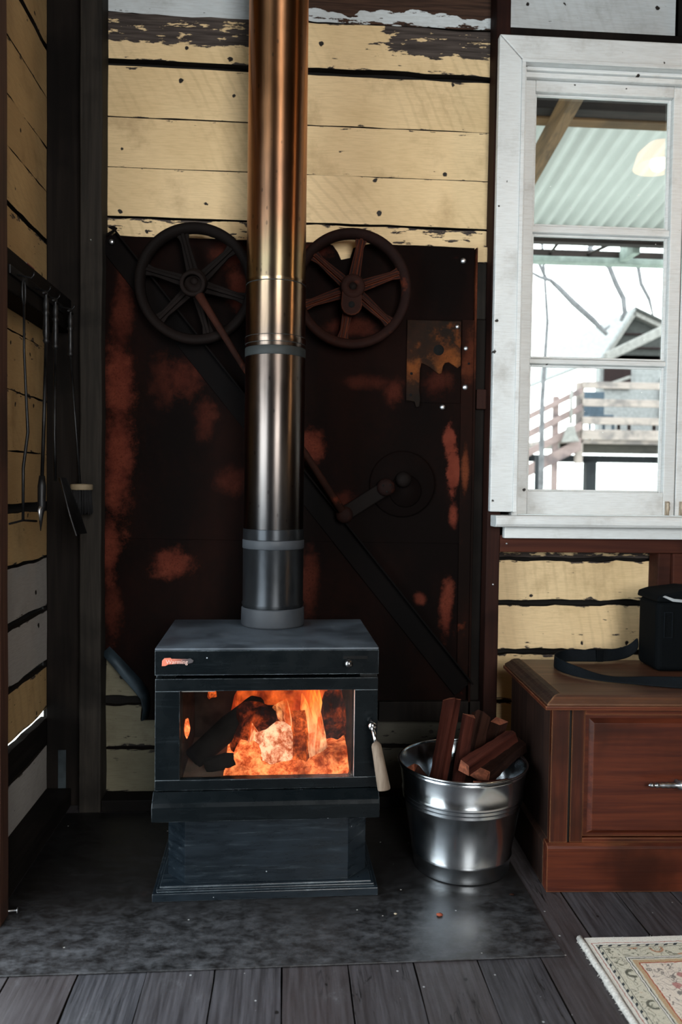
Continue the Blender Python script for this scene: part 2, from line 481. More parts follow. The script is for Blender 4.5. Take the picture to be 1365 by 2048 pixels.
def stud(x0, x1, y0, y1, z0, z1, m, parent, name='stud', bev=0.004, seed=1, amp=0.0035):
    """rough sawn post: long edges wander a little"""
    mbb = MB()
    n = max(2, int((z1 - z0) / 0.12))
    R = []
    for i in range(n + 1):
        z = z0 + (z1 - z0) * i / n
        j = lambda k: amp * mnoise.noise(Vector((z * 4.0, seed * 3.1, k)))
        R.append([mbb.bm.verts.new(q) for q in ((x0 + j(1), y0 + j(2), z), (x1 + j(3), y0 + j(4), z), (x1 + j(5), y1, z), (x0 + j(6), y1, z))])
    for i in range(n):
        for k in range(4):
            mbb.bm.faces.new([R[i][k], R[i][(k + 1) % 4], R[i + 1][(k + 1) % 4], R[i + 1][k]])
    mbb.bm.faces.new(R[0]); mbb.bm.faces.new(R[-1])
    return mbb.build(name, m, parent, bev)

stud(-0.705, -0.632, -0.09, 0.0, 0.0, 3.1, GREYW, wb, seed=1)
stud(-0.835, -0.706, -0.022, 0.03, 0.0, 3.1, DARKW, wb, seed=2)
stud(0.6675, 0.7025, -0.028, -0.002, 0.30, 1.74, DARKW, wb, seed=31, amp=0.001)  # dark strip added in the gap to stand in for its shade
stud(0.6675, 0.7025, -0.020, -0.002, 1.742, 1.942, GREYW, wb, seed=32, amp=0.001)  # grey strip added above it, the gap's dimness put into its colour
stud(0.703, 0.752, -0.09, 0.0, 0.0, 3.1, REDW, wb, seed=3, amp=0.002)
stud(1.385, 1.43, -0.09, 0.0, 2.62, 3.1, DARKW, wb, seed=4)
stud(1.336, 1.385, -0.072, 0.0, 0.04, 0.914, REDRAIL, wb, seed=5)
stud(1.386, 1.43, -0.088, 0.0, 0.04, 0.914, REDRAIL, wb, seed=6)
stud(2.05, 2.12, -0.09, 0.0, 0.0, 3.1, DARKW, wb, seed=7)
MB().box(0.752, 2.05, -0.09, 0.0, 0.915, 0.975).build('window_rail', REDRAIL, wb, 0.003)
MB().box(0.752, 2.05, -0.082, 0.0, 2.695, 2.735).build('window_rail', DARKW, wb, 0.003)
MB().box(-0.632, 0.703, -0.085, 0.0, 0.0, 0.042).build('sole_plate', BEAMW, wb, 0.004)
MB().box(0.752, 3.15, -0.085, 0.0, 0.0, 0.042).build('sole_plate', BEAMW, wb, 0.004)
MB().box(0.335, 0.703, -0.05, -0.006, 0.300, 0.372).build('batten', DARKW, wb, 0.003)
o = MB().board(0.668, 0.7035, 1.944, 2.0, -0.001, -0.02, n=6, seed=77).build('packing_block', CREAM, wb, 0.001)
o.data.materials.append(CREAM)
o['wear'] = 0.2
o['peel_top'] = 0.0
MB().box(0.668, 0.7035, -0.05, -0.029, 1.42, 1.49).build('packing_block', REDW, wb, 0.002)
GALV = metal_mat('galvanised', (0.62, 0.64, 0.66), 0.42, 0.10)
GREYM = metal_mat('dull_strap_steel', (0.10, 0.125, 0.14), 0.55, 0.2)
MB().box(-0.793, -0.766, -0.0262, -0.024, 0.02, 0.20).build('strap', GREYM, wb)
for (x, z) in ((-0.668, 1.955), (0.729, 1.93), (0.738, 1.915), (0.729, 0.80), (0.775, 0.945)):
    MB().lathe([(0.0, -0.0975 if z > 1 else -0.0965), (0.003, -0.0965), (0.0035, -0.089)], 10, 'y', (x, 0, z)).build('nail_head', GALV, wb)

# ================================================================== LEFT WALL
wl = setting('wall_left')
XL = -0.835
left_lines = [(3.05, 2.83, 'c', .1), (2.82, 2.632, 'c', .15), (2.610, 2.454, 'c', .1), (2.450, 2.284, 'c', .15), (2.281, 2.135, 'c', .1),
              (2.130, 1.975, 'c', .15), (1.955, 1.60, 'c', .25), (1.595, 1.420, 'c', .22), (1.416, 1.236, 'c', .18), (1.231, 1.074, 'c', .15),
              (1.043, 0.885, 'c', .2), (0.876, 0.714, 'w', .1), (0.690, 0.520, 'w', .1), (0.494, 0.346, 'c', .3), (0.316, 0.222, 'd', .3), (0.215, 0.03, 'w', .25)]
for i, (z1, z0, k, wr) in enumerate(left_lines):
    m = {'c': CREAM_DIM, 'w': WHITE_L, 'd': BEAMW}[k]
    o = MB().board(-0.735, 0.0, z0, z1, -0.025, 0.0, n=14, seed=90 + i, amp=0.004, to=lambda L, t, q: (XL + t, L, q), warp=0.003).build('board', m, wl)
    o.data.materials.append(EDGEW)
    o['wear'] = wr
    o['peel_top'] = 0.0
# weather sheathing outside the boards, with the daylight crack, and the rest of the wall round the doorway
for (y0, y1, z0, z1) in ((-0.74, 0.06, 0.0, 0.235), (-0.74, 0.06, 0.335, 3.1), (-4.7, -1.95, 0, 3.1), (-1.95, -0.74, 2.1, 3.1)):
    MB().box(XL - 0.06, XL - 0.03, y0, y1, z0, z1).build('sheathing', GAPM, wl)
for (y0, y1, z0, z1) in ((-4.7, -1.95, 0, 3.1), (-1.95, -0.74, 2.1, 3.1)):
    MB().box(XL - 0.03, XL, y0, y1, z0, z1).build('lining', SHELLW, wl)
stud(XL, -0.720, -0.80, -0.738, 0.0, 3.1, JAMBW, wl, seed=11, amp=0.002)
stud(XL, -0.748, -1.99, -1.93, 0.0, 3.1, JAMBW, wl, seed=12)
MB().box(XL, -0.75, -0.738, -0.022, 1.655, 1.768).build('noggin', BEAMW, wl, 0.004)
MB().box(XL, -0.748, -0.738, -0.022, 0.0, 0.065).build('sole_plate', BEAMW, wl, 0.005)
MB().box(XL - 0.03, -0.748, -1.93, -0.80, 0.0, 0.02).build('door_sill', BEAMW, wl, 0.004)

# ================================================================== REST OF THE ROOM
fl = setting('floor')
mf, ntf, bf = new_mat('dark_floorboard')
cof = obj_co(ntf)
rndf = node(ntf, 'ObjectInfo').outputs['Random']
offf = node(ntf, 'VectorMath', {'operation': 'ADD'}, _0=cof, _1=node(ntf, 'CombineXYZ', _0=mth(ntf, 'MULTIPLY', rndf, 13.0), _1=mth(ntf, 'MULTIPLY', rndf, 7.0)).outputs[0]).outputs[0]
g = noise(ntf, scaled(ntf, offf, (46, 2.0, 1)), 2, 7, 0.65, 0.2)
bg_ = noise(ntf, scaled(ntf, offf, (1.6, 1, 1)), 8, 10, 0.75)
c = mix(ntf, ramp(ntf, g, 0.3, 0.72), (0.015, 0.0155, 0.018, 1), (0.060, 0.060, 0.068, 1))
c = mix(ntf, mth(ntf, 'MULTIPLY', rndf, 0.45), c, (0.040, 0.027, 0.024, 1))
c = mix(ntf, ramp(ntf, bg_, 0.58, 0.80, 0, 0.6), c, (0.15, 0.16, 0.17, 1))
spk = node(ntf, 'TexVoronoi', Vector=offf, Scale=60.0)
gate = mth(ntf, 'GREATER_THAN', node(ntf, 'SeparateColor', _0=spk.outputs['Color']).outputs[1], 0.965)
c = mix(ntf, mth(ntf, 'MULTIPLY', gate, ramp(ntf, spk.outputs['Distance'], 0.12, 0.2, 1, 0)), c, (0.32, 0.33, 0.33, 1))
vh = node(ntf, 'TexVoronoi', {'voronoi_dimensions': '2D'}, Vector=scaled(ntf, offf, (1, 0.7, 0)), Scale=7.0)
gh = mth(ntf, 'GREATER_THAN', node(ntf, 'SeparateColor', _0=vh.outputs['Color']).outputs[0], 0.55)
dh = mth(ntf, 'ADD', vh.outputs['Distance'], mth(ntf, 'MULTIPLY', mth(ntf, 'SUBTRACT', noise(ntf, offf, 40, 3), 0.5), 0.10))
c = mix(ntf, mth(ntf, 'MULTIPLY', gh, ramp(ntf, dh, 0.018, 0.034, 1, 0)), c, (0.003, 0.003, 0.003, 1))
ck = noise(ntf, scaled(ntf, offf, (20, 1.6, 1)), 1.6, 3, 0.5, 0.6)
c = mix(ntf, mth(ntf, 'MULTIPLY', ramp(ntf, mth(ntf, 'ABSOLUTE', mth(ntf, 'SUBTRACT', ck, 0.5)), 0.0, 0.012, 1, 0), ramp(ntf, noise(ntf, offf, 3.5, 2), 0.56, 0.64)), c, (0.003, 0.003, 0.003, 1))
setb(ntf, bf, Base_Color=c, Roughness=ramp(ntf, bg_, 0.3, 0.7, 0.36, 0.60), Specular_IOR_Level=0.38)
bump(ntf, bf, g, 0.35, 0.003)
PW = 0.1575
k0 = -6
for k in range(k0, 21):
    x = k * PW - 0.0005
    y1 = -0.0
    mbb = MB().board(-4.65, 0.0, x + 0.0016, x + PW - 0.0016, -0.03, -0.0005 + 0.001 * ((k * 7) % 3 - 1) * 0.4, n=40, seed=k + 200, amp=0.0016, to=lambda L, t, q: (q, L, t))
    mbb.build('floorboard', mf, fl).data.materials.append(EDGEW)
MB().box(-0.9, XR, -4.7, 0.1, -0.06, -0.03).build('subfloor', GAPM, fl)

ce = structure(MB().box(-0.9, XR, -4.7, 0.1, 3.1, 3.16).build('ceiling', SHELLW))
wr_ = structure(MB().box(XR, XR + 0.05, -4.7, 0.06, 0, 3.1).build('wall_right', SHELLW))
mb = MB()
mb.box(-0.9, -0.85, -4.7, -4.64, 0, 3.1)
mb.box(-0.85, 0.2, -4.7, -4.64, 0, 3.1)
mb.box(1.4, XR, -4.7, -4.64, 0, 3.1)
mb.box(0.2, 1.4, -4.7, -4.64, 0, 1.0)
mb.box(0.2, 1.4, -4.7, -4.64, 2.7, 3.1)
structure(mb.build('wall_front', SHELLW))

# ================================================================== WINDOW
wn_ = setting('window_1')
def wbox(name, x0, x1, y0, y1, z0, z1, parent=wn_, bev=0.0025, wear=0.0, m=WHITE_W):
    o = MB().box(x0, x1, y0, y1, z0, z1).build(name, m, parent, bev)
    o['wear'] = wear
    o['peel_top'] = 0.0
    return o
# mitred casing
def casing(pts):
    o = MB().prism(pts, -0.118, -0.09).build('casing', WHITE_W, wn_, 0.004)
    o['wear'] = 0.03
    o['peel_top'] = 0.0
casing([(0.706, 1.058), (0.798, 1.058), (0.798, 2.597), (0.7075, 2.6885)])
casing([(0.7085, 2.6895), (0.799, 2.599), (2.004, 2.599), (2.096, 2.6905)])
casing([(2.005, 1.058), (2.096, 1.058), (2.096, 2.689), (2.005, 2.597)])
# raised inner bead of the casing, jambs, head, stool and apron
wbox('bead', 0.785, 0.799, -0.124, -0.118, 1.058, 2.598, bev=0.002)
wbox('bead', 0.785, 2.018, -0.124, -0.118, 2.598, 2.611, bev=0.002)
wbox('jamb', 0.790, 0.812, -0.09, 0.06, 1.04, 2.60)
wbox('jamb', 1.992, 2.012, -0.09, 0.06, 1.04, 2.60)
wbox('head', 0.812, 1.992, -0.09, 0.06, 2.588, 2.61)
wbox('stop', 0.812, 1.992, -0.078, -0.058, 2.570, 2.588, bev=0.003)
wbox('sill', 0.812, 1.992, -0.09, 0.10, 1.0, 1.045)
mb = MB().prism([(-0.165, 1.018), (-0.158, 1.008), (-0.145, 1.006), (-0.06, 1.006), (-0.06, 1.046), (-0.158, 1.046), (-0.166, 1.036)], 0.716, 2.09, 'x')
o = mb.build('stool', WHITE_W, wn_, 0.003); o['wear'] = 0.05; o['peel_top'] = 0.0
wbox('apron', 0.759, 2.05, -0.118, -0.09, 0.966, 1.006, wear=0.02)
# glass
mg = bpy.data.materials.new('window_glass')
mg.use_nodes = True
nt = mg.node_tree
nt.nodes.remove(nt.nodes['Principled BSDF'])
tr = node(nt, 'BsdfTransparent', Color=(0.95, 0.97, 0.96, 1))
gl = node(nt, 'BsdfGlossy', Color=(1, 1, 1, 1), Roughness=0.015)
fr = node(nt, 'Fresnel', IOR=1.5)
mx = node(nt, 'MixShader', _0=fr.outputs[0], _1=tr.outputs[0], _2=gl.outputs[0])
vs = node(nt, 'TexVoronoi', Vector=obj_co(nt), Scale=28.0)
gt = mth(nt, 'GREATER_THAN', node(nt, 'SeparateColor', _0=vs.outputs['Color']).outputs[0], 0.86)
dot = mth(nt, 'MULTIPLY', gt, ramp(nt, vs.outputs['Distance'], 0.04, 0.07, 0.8, 0.0))
df = node(nt, 'BsdfDiffuse', Color=(0.8, 0.8, 0.78, 1))
mx2 = node(nt, 'MixShader', _0=dot, _1=mx.outputs[0], _2=df.outputs[0])
nt.links.new(mx2.outputs[0], nt.nodes['Material Output'].inputs[0])
GLASS = mg
BRASS = metal_mat('painted_latch', (0.50, 0.42, 0.32), 0.45, 0.3, metallic=0.4)
# ----- two casement sashes
def sash(x0, x1, stile_l, stile_r):
    sa = MB()
    sa.box(x0, x0 + stile_l, -0.055, -0.012, 1.048, 2.582)
    sa.box(x1 - stile_r, x1, -0.055, -0.012, 1.048, 2.582)
    a, b = x0 + stile_l, x1 - stile_r
    fr_ = sa.build('sash_stile', WHITE_W, wn_, 0.003)
    fr_['wear'] = 0.0; fr_['peel_top'] = 0.0
    wbox('sash_rail', a, b, -0.055, -0.012, 2.534, 2.582)
    wbox('sash_rail', a, b, -0.055, -0.012, 1.048, 1.131)
    for z0, z1 in ((2.045, 2.074), (1.583, 1.606)):
        mbb = MB().prism([(-0.047, z0 + 0.004), (-0.047, z1 - 0.004), (-0.03, z1), (-0.014, z1), (-0.014, z0), (-0.03, z0)], a, b, 'x')
        q = mbb.build('glazing_bar', WHITE_W, wn_, 0.001); q['wear'] = 0; q['peel_top'] = 0
    zs = [1.131, 1.583, 1.606, 2.045, 2.074, 2.534]
    for i in (0, 2, 4):
        # ovolo bead round each pane, then the pane
        z0, z1 = zs[i], zs[i + 1]
        be = MB()
        for (p, q, u, v) in ((a, a + 0.010, z0, z1), (b - 0.010, b, z0, z1)):
            be.box(p, q, -0.036, -0.024, u, v)
        for (u, v) in ((z0, z0 + 0.007), (z1 - 0.007, z1)):
            be.box(a + 0.010, b - 0.010, -0.036, -0.024, u, v)
        q = be.build('pane_bead', WHITE_W, wn_, 0.002); q['wear'] = 0; q['peel_top'] = 0
        MB().box(a, b, -0.027, -0.023, z0, z1).build('pane', GLASS, wn_)
sash(0.813, 1.399, 0.043, 0.042)
sash(1.403, 1.991, 0.042, 0.043)
for xx in (1.372, 1.425):
    MB().lathe([(0.0, 1.10), (0.006, 1.098), (0.008, 1.092), (0.006, 1.086), (0.008, 1.080), (0.008, 1.070), (0.005, 1.062), (0.005, 1.05)], 14, 'z', (xx, -0.062, 0)).build('bolt_knob', BRASS, wn_)
    MB().box(xx - 0.008, xx + 0.008, -0.060, -0.055, 1.05, 1.10).build('bolt_plate', BRASS, wn_, 0.001)

# ================================================================== RUSTED STEEL BACK PANEL
PATCH = [(-0.575, 1.68, 0.040, 0.16, 0.45), (-0.582, 1.48, 0.050, 0.18, 0.85), (-0.590, 1.24, 0.055, 0.22, 0.85),
         (-0.615, 0.90, 0.028, 0.13, 0.8), (-0.61, 0.70, 0.03, 0.10, 0.4), (-0.400, 0.862, 0.075, 0.055, 0.75), (-0.37, 1.51, 0.08, 0.07, 0.42), (-0.43, 1.50, 0.05, 0.09, 0.25),
         (-0.29, 1.37, 0.04, 0.07, 0.30), (-0.20, 1.16, 0.06, 0.05, 0.30), (0.30, 1.51, 0.10, 0.025, 0.28), (0.37, 1.48, 0.03, 0.05, 0.45),
         (0.083, 1.29, 0.045, 0.055, 0.75), (0.577, 1.31, 0.022, 0.06, 2.2), (0.590, 1.20, 0.020, 0.10, 2.2),
         (0.595, 1.04, 0.015, 0.05, 1.0), (0.578, 0.69, 0.025, 0.10, 0.85), (0.48, 0.74, 0.02, 0.02, 0.6), (0.08, 0.80, 0.03, 0.14, 0.35),
         (-0.20, 1.94, 0.08, 0.04, 0.3), (0.09, 1.96, 0.06, 0.03, 0.5), (-0.18, 1.82, 0.03, 0.07, 0.45), (0.22, 1.70, 0.10, 0.03, 0.35), (0.52, 1.50, 0.06, 0.05, 0.35), (0.20, 1.10, 0.05, 0.03, 0.35)]
RUST = rust_mat('rusted_sheet', (0.0030, 0.0018, 0.0016), (0.0080, 0.0030, 0.0022), (0.115, 0.027, 0.0155), 0.0, PATCH)
RUSTSTRIP = rust_mat('rusted_strip', (0.0055, 0.0032, 0.0026), (0.014, 0.0050, 0.0034), (0.11, 0.030, 0.013), 0.03,
                     [(0.633, 1.21, 0.012, 0.09, 0.9), (0.64, 1.60, 0.03, 0.10, 0.6), (0.66, 1.85, 0.01, 0.14, 0.8)])
IRON = rust_mat('cast_iron_brown', (0.0060, 0.0046, 0.0042), (0.0095, 0.0064, 0.0056), (0.022, 0.009, 0.0065), 0.0, rough=0.6)
IRONRED = rust_mat('cast_iron_rusty', (0.0105, 0.0056, 0.0050), (0.021, 0.0085, 0.0064), (0.16, 0.040, 0.016), 0.06, rough=0.65, edge=0.8)
HOOKR = rust_mat('hook_plate_rust', (0.010, 0.008, 0.0066), (0.024, 0.011, 0.007), (0.17, 0.056, 0.016), 0.09, [(0.56, 1.60, 0.06, 0.05, 0.9), (0.44, 1.55, 0.04, 0.04, 0.9)])
RODR = rust_mat('rod_rust', (0.014, 0.007, 0.0055), (0.035, 0.012, 0.008), (0.15, 0.038, 0.018), 0.08)
BARM = rust_mat('angle_iron_dark', (0.0030, 0.0026, 0.0026), (0.005, 0.0036, 0.0033), (0.035, 0.013, 0.008), -0.05)
BLUISH = metal_mat('bent_black_steel', (0.035, 0.055, 0.07), 0.55, 0.3, metallic=0.6)

pn = thing('rusted_panel', 'large rusty black steel panel with a diagonal brace on the wall behind the stove', 'metal panel')
# upper sheet: slightly wavy edge along the top
import itertools
def sheet(pts, y0, y1, name='sheet', m=RUST):
    return MB().prism(pts, y0, y1).build(name, m, pn, 0.0006, segs=1)
top = [(-0.634 + 1.288 * i / 24, 1.990 + 0.004 * mnoise.noise(Vector((i * 0.7, 3.3, 0)))) for i in range(25)]
notch = [(0.222, 1.975), (0.212, 1.940), (0.180, 1.933), (0.168, 1.958), (0.150, 1.982)]
top = [p for p in top if p[0] < 0.145] + notch[::-1] + [p for p in top if p[0] > 0.225]
sheet([(-0.634, 0.948)] + [(0.654, 0.939)] + top[::-1], -0.034, -0.030)
sheet([(-0.634, 0.541), (-0.5, 0.40), (-0.508, 0.306), (0.334, 0.300), (0.654, 0.300), (0.654, 0.955), (-0.634, 0.962)], -0.0295, -0.026)
# torn lower left corner, curled towards the room
cv = MB()
pth = [(-0.640, -0.045, 0.545), (-0.600, -0.055, 0.505), (-0.560, -0.066, 0.462), (-0.525, -0.072, 0.425), (-0.500, -0.070, 0.392), (-0.493, -0.062, 0.35), (-0.50, -0.052, 0.308)]
A, B = [], []
for i, (x, y, z) in enumerate(pth):
    A.append(cv.bm.verts.new((x, y, z)))
    B.append(cv.bm.verts.new((x + 0.026 - 0.001 * i, -0.036, z + 0.024 - 0.006 * max(0, i - 3))))
for i in range(len(pth) - 1):
    cv.bm.faces.new([A[i], A[i + 1], B[i + 1], B[i]])
o = cv.build('curled_edge', BLUISH, pn, smooth=True)
so = o.modifiers.new('thickness', 'SOLIDIFY'); so.thickness = 0.003
# right hand angle strip
MB().prism([(0.612, 1.735), (0.662, 1.735), (0.664, 0.43), (0.618, 0.43)], -0.040, -0.0345).build('edge_strip', RUSTSTRIP, pn, 0.0008)
MB().prism([(0.655, 1.985), (0.662, 1.985), (0.666, 0.30), (0.658, 0.30)], -0.050, -0.020).build('edge_flange', RUSTSTRIP, pn, 0.0008)
# corner plate and the hooked casting on it
MB().box(0.414, 0.611, -0.038, -0.0345, 1.440, 1.732).build('corner_plate', RUST, pn, 0.0008)
hk = [(0.416, 1.728), (0.608, 1.728), (0.609, 1.572), (0.598, 1.563), (0.583, 1.573), (0.566, 1.583), (0.552, 1.580), (0.545, 1.568), (0.543, 1.556), (0.541, 1.543),
      (0.531, 1.541), (0.515, 1.552), (0.498, 1.565), (0.484, 1.572), (0.468, 1.578), (0.463, 1.555), (0.462, 1.48), (0.466, 1.45), (0.463, 1.425), (0.452, 1.422), (0.446, 1.442), (0.416, 1.446)]
MB().prism(hk, -0.0465, -0.0385).build('hook_casting', HOOKR, pn, 0.0015)
BLACKHOLE = plain('bolt_hole', (0.002, 0.002, 0.002), 0.95)
for (x, z, r) in ((0.529, 1.625, 0.019), (0.433, 1.540, 0.005), (0.432, 1.465, 0.005), (0.638, 1.58, 0.004)):
    MB().lathe([(0.0, -0.0468), (r, -0.0468), (r, -0.0455)], 20, 'y', (x, 0, z)).build('hole', BLACKHOLE, pn)
for (x, z, r) in ((0.613, 1.942, 0.010), (0.594, 1.708, 0.0075), (0.628, 1.634, 0.0085), (0.628, 1.497, 0.0105), (0.548, 1.425, 0.0095), (-0.607, 1.962, 0.009)):
    y = -0.0385 if z != 1.708 and x > 0 else -0.047
    y = -0.056 if x < 0 else y
    MB().lathe([(0.0, y - 0.006), (r * .45, y - 0.0058), (r * .8, y - 0.004), (r, y - 0.0008), (r, y + 0.004)], 18, 'y', (x, 0, z)).build('roofing_bolt', GALV, pn)
# diagonal angle iron brace
br = MB()
bar(br, (-0.625, 1.975), (0.640, 0.415), 0.075, -0.042, -0.036)
ax = Vector((-0.625, 1.975)); bx = Vector((0.640, 0.415)); dd = (bx - ax).normalized(); nn = Vector((-dd.y, dd.x))
bar(br, (ax + nn * 0.0385)[:], (bx + nn * 0.0385)[:], 0.006, -0.075, -0.036)
br.build('brace', BARM, pn, 0.001)
MB().prism([(-0.622, 1.985), (-0.600, 2.000), (-0.59, 2.012), (-0.604, 2.018), (-0.622, 2.014), (-0.612, 2.008), (-0.605, 2.004), (-0.628, 1.99)], -0.05, -0.042).build('catch', BARM, pn)
# old crank disc and lever on the panel
MB().lathe([(0.0, -0.044), (0.112, -0.044), (0.118, -0.041), (0.118, -0.034)], 48, 'y', (0.408, 0, 1.150)).build('crank_disc', RUST, pn)
MB().lathe([(0.0, -0.052), (0.054, -0.052), (0.058, -0.046), (0.058, -0.044)], 40, 'y', (0.418, 0, 1.125)).build('disc_boss', RUST, pn)
bar(MB(), (0.19, 1.035), (0.345, 1.135), 0.052, -0.074, -0.062).build('lever', IRON, pn, 0.004)
for (x, z, r, y) in ((0.345, 1.138, 0.031, -0.078), (0.409, 1.166, 0.028, -0.062), (0.20, 1.040, 0.030, -0.074)):
    MB().lathe([(0.0, y - 0.022), (r * .5, y - 0.022), (r * .8, y - 0.017), (r, y - 0.008), (r, y + 0.03)], 28, 'y', (x, 0, z)).build('boss', IRON if r < .03 else IRONRED, pn)
for a in range(3):
    t = 2 * pi * a / 3 + 0.6
    MB().lathe([(0, -0.102), (0.004, -0.102), (0.004, -0.095)], 10, 'y', (0.345 + 0.015 * cos(t), 0, 1.138 + 0.015 * sin(t))).build('hole', BLACKHOLE, pn)

# ================================================================== PULLEY WHEELS
def pulley(name, label, loc, R, start, m, slot=False):
    t = thing(name, label, 'wheel', loc, group='old belt pulleys hung above the stove')
    # rim with a rounded tyre, spokes with a raised rib, hub
    MB().lathe([(R, -0.022), (R + .002, 0.0), (R, 0.022), (R - 0.008, 0.026), (R - 0.026, 0.022), (R - 0.032, 0.006), (R - 0.032, -0.006), (R - 0.026, -0.022), (R - 0.008, -0.026)], 72, 'y', closed=True).build('rim', m, t)
    for k in range(6):
        a = radians(start + 60 * k)
        sp_ = MB()
        n = 5
        for part in (0, 1):
            prev = None
            for i in range(n + 1):
                u = i / n
                r = 0.030 + (R - 0.030 - 0.030) * u
                fl_ = 0.021 - 0.009 * u + 0.014 * max(0, u - .8) * 5 * .6
                wv, dv = (fl_, 0.006) if part == 0 else (0.0055, 0.019 - 0.004 * u)
                ring = [sp_.bm.verts.new((r, sy * dv, sz * wv)) for sy, sz in ((-1, -1), (-1, 1), (1, 1), (1, -1))]
                if prev:
                    for q in range(4):
                        sp_.bm.faces.new([prev[q], prev[(q + 1) % 4], ring[(q + 1) % 4], ring[q]])
                else:
                    sp_.bm.faces.new(ring)
                prev = ring
            sp_.bm.faces.new(prev)
        sp_.build('spoke', m, t, 0.002, xf=Matrix.Rotation(-a, 4, 'Y'))
    MB().lathe([(0.013, -0.040), (0.014, -0.052), (0.036, -0.052), (0.041, -0.046), (0.042, 0.03), (0.0, 0.03)], 36, 'y').build('hub', m, t)
    MB().lathe([(0.0, -0.049), (0.012, -0.049), (0.013, -0.040), (0.013, 0.055)], 20, 'y').build('axle', IRON, t)
    if slot:
        s_ = MB().prism([(0.036 * cos(a_) - 0.004, -0.062 + 0.036 * sin(a_)) for a_ in [pi + pi * i / 8 for i in range(9)]] + [(0.030, -0.01), (-0.036, -0.01)], -0.048, -0.020)
        s_.build('crank_lug', m, t, 0.003)
        MB().lathe([(0.0, -0.0488), (0.011, -0.0488), (0.011, -0.047)], 16, 'y', (-0.004, 0, -0.062)).build('hole', BLACKHOLE, t)
    return t
pulley('pulley_wheel', 'dark brown six-spoked iron pulley wheel hung left of the flue pipe', (-0.316, -0.105, 1.815), 0.201, 105, IRON)
pulley('pulley_wheel', 'rust-red six-spoked iron pulley wheel hung right of the flue pipe', (0.214, -0.100, 1.815), 0.202, 80, IRONRED, True)
rt = thing('connecting_rod', 'rusty iron connecting rod slanting from the left pulley down behind the flue pipe', 'rod', (0, 0, 0))
MB().lathe([(0.029, -0.182), (0.030, -0.187), (0.040, -0.187), (0.043, -0.182), (0.043, -0.164), (0.029, -0.164)], 32, 'y', (-0.318, 0, 1.800), closed=True).build('ring', IRON, rt)
MB().tube([(-0.300, -0.172, 1.768), (-0.25, -0.165, 1.69), (-0.153, -0.150, 1.540), (0.0, -0.127, 1.33), (0.06, -0.12, 1.250), (0.19, -0.104, 1.055)], [0.015, 0.012, 0.011, 0.011, 0.012, 0.014], 12).build('shaft', RODR, rt)

# ================================================================== HEARTH PLATE
HM = None
m, nt, b = new_mat('hearth_steel')
co = obj_co(nt)
n1 = noise(nt, scaled(nt, co, (1.0, 1.5, 1)), 17, 14, 0.80)
n2 = noise(nt, co, 2.2, 4)
n3 = noise(nt, co, 90, 4, 0.7)
c = mix(nt, ramp(nt, n2, 0.35, 0.7), (0.0045, 0.0042, 0.0042, 1), (0.012, 0.0102, 0.0098, 1))
scuff_shade = ramp(nt, mth(nt, 'ADD', node(nt, 'SeparateXYZ', _0=co).outputs[1], mth(nt, 'MULTIPLY', mth(nt, 'SUBTRACT', n2, 0.5), 0.3)), -0.92, -0.60, 1.0, 0.06)  # scuffs kept to the front; the back's fall into shade is painted in
c = mix(nt, mth(nt, 'MULTIPLY', scuff_shade, ramp(nt, mth(nt, 'ADD', n1, mth(nt, 'MULTIPLY', n3, 0.12)), 0.40, 0.84, 0, 0.9)), c, (0.105, 0.110, 0.120, 1))
c = mix(nt, ramp(nt, noise(nt, scaled(nt, co, (1, 1, 1), (3, 1, 0)), 4, 6), 0.66, 0.8, 0, 0.6), c, (0.10, 0.045, 0.035, 1))
vs = node(nt, 'TexVoronoi', Vector=co, Scale=45.0)
gt = mth(nt, 'GREATER_THAN', node(nt, 'SeparateColor', _0=vs.outputs['Color']).outputs[0], 0.95)
c = mix(nt, mth(nt, 'MULTIPLY', gt, ramp(nt, vs.outputs['Distance'], 0.08, 0.14, 1, 0)), c, (0.4, 0.4, 0.38, 1))
setb(nt, b, Base_Color=c, Roughness=ramp(nt, n1, 0.3, 0.7, 0.30, 0.52), Metallic=0.25, Specular_IOR_Level=0.5)
bump(nt, b, n1, 0.15, 0.004)
HEARTH = m
hp = MB()
hp.prism([(-0.746, -1.007), (-0.2, -1.001), (0.3, -0.993), (0.690, -0.985), (0.693, -0.095), (-0.746, -0.095)], 0.0008, 0.0042, 'z')
o = tag(hp.build('hearth_plate', HEARTH, None, 0.0008), 'dark scuffed steel sheet lying on the floor under the stove', 'hearth plate')

# ================================================================== STOVE
BLK = metal_mat('black_stove_paint', (0.0026, 0.0041, 0.0050), 0.27, 0.08, metallic=0.0, dust=0.03, spec=0.13, chipped=0.8)
BLKTOP = metal_mat('dusty_stove_top', (0.060, 0.074, 0.090), 0.42, 0.25, metallic=0.0, dust=0.22, spec=0.35, chipped=0.6)
BLKPED = metal_mat('streaked_pedestal_paint', (0.008, 0.013, 0.018), 0.30, 0.2, streak=(1, 1, 6), metallic=0.0, dust=0.16, spec=0.25, chipped=0.8)
CHROME = metal_mat('chrome', (0.75, 0.75, 0.76), 0.15, 0.05)
SILW = timber('weathered_handle_wood', (0.11, 0.080, 0.058), (0.19, 0.15, 0.115), rough=0.65, spec=0.12)
st = thing('wood_stove', 'black freestanding wood stove with a fire burning behind its glass door', 'stove', (-0.045, -0.690, 0.0043), (0, 0, radians(1.2)))
bp = MB()
bp.box(-0.310, 0.310, 0.0, 0.45, 0.0, 0.022)
bp.box(-0.300, 0.300, 0.010, 0.44, 0.022, 0.030)
bp.box(-0.292, 0.292, 0.018, 0.43, 0.030, 0.034)
bp.build('base_plate', BLKPED, st, 0.002)
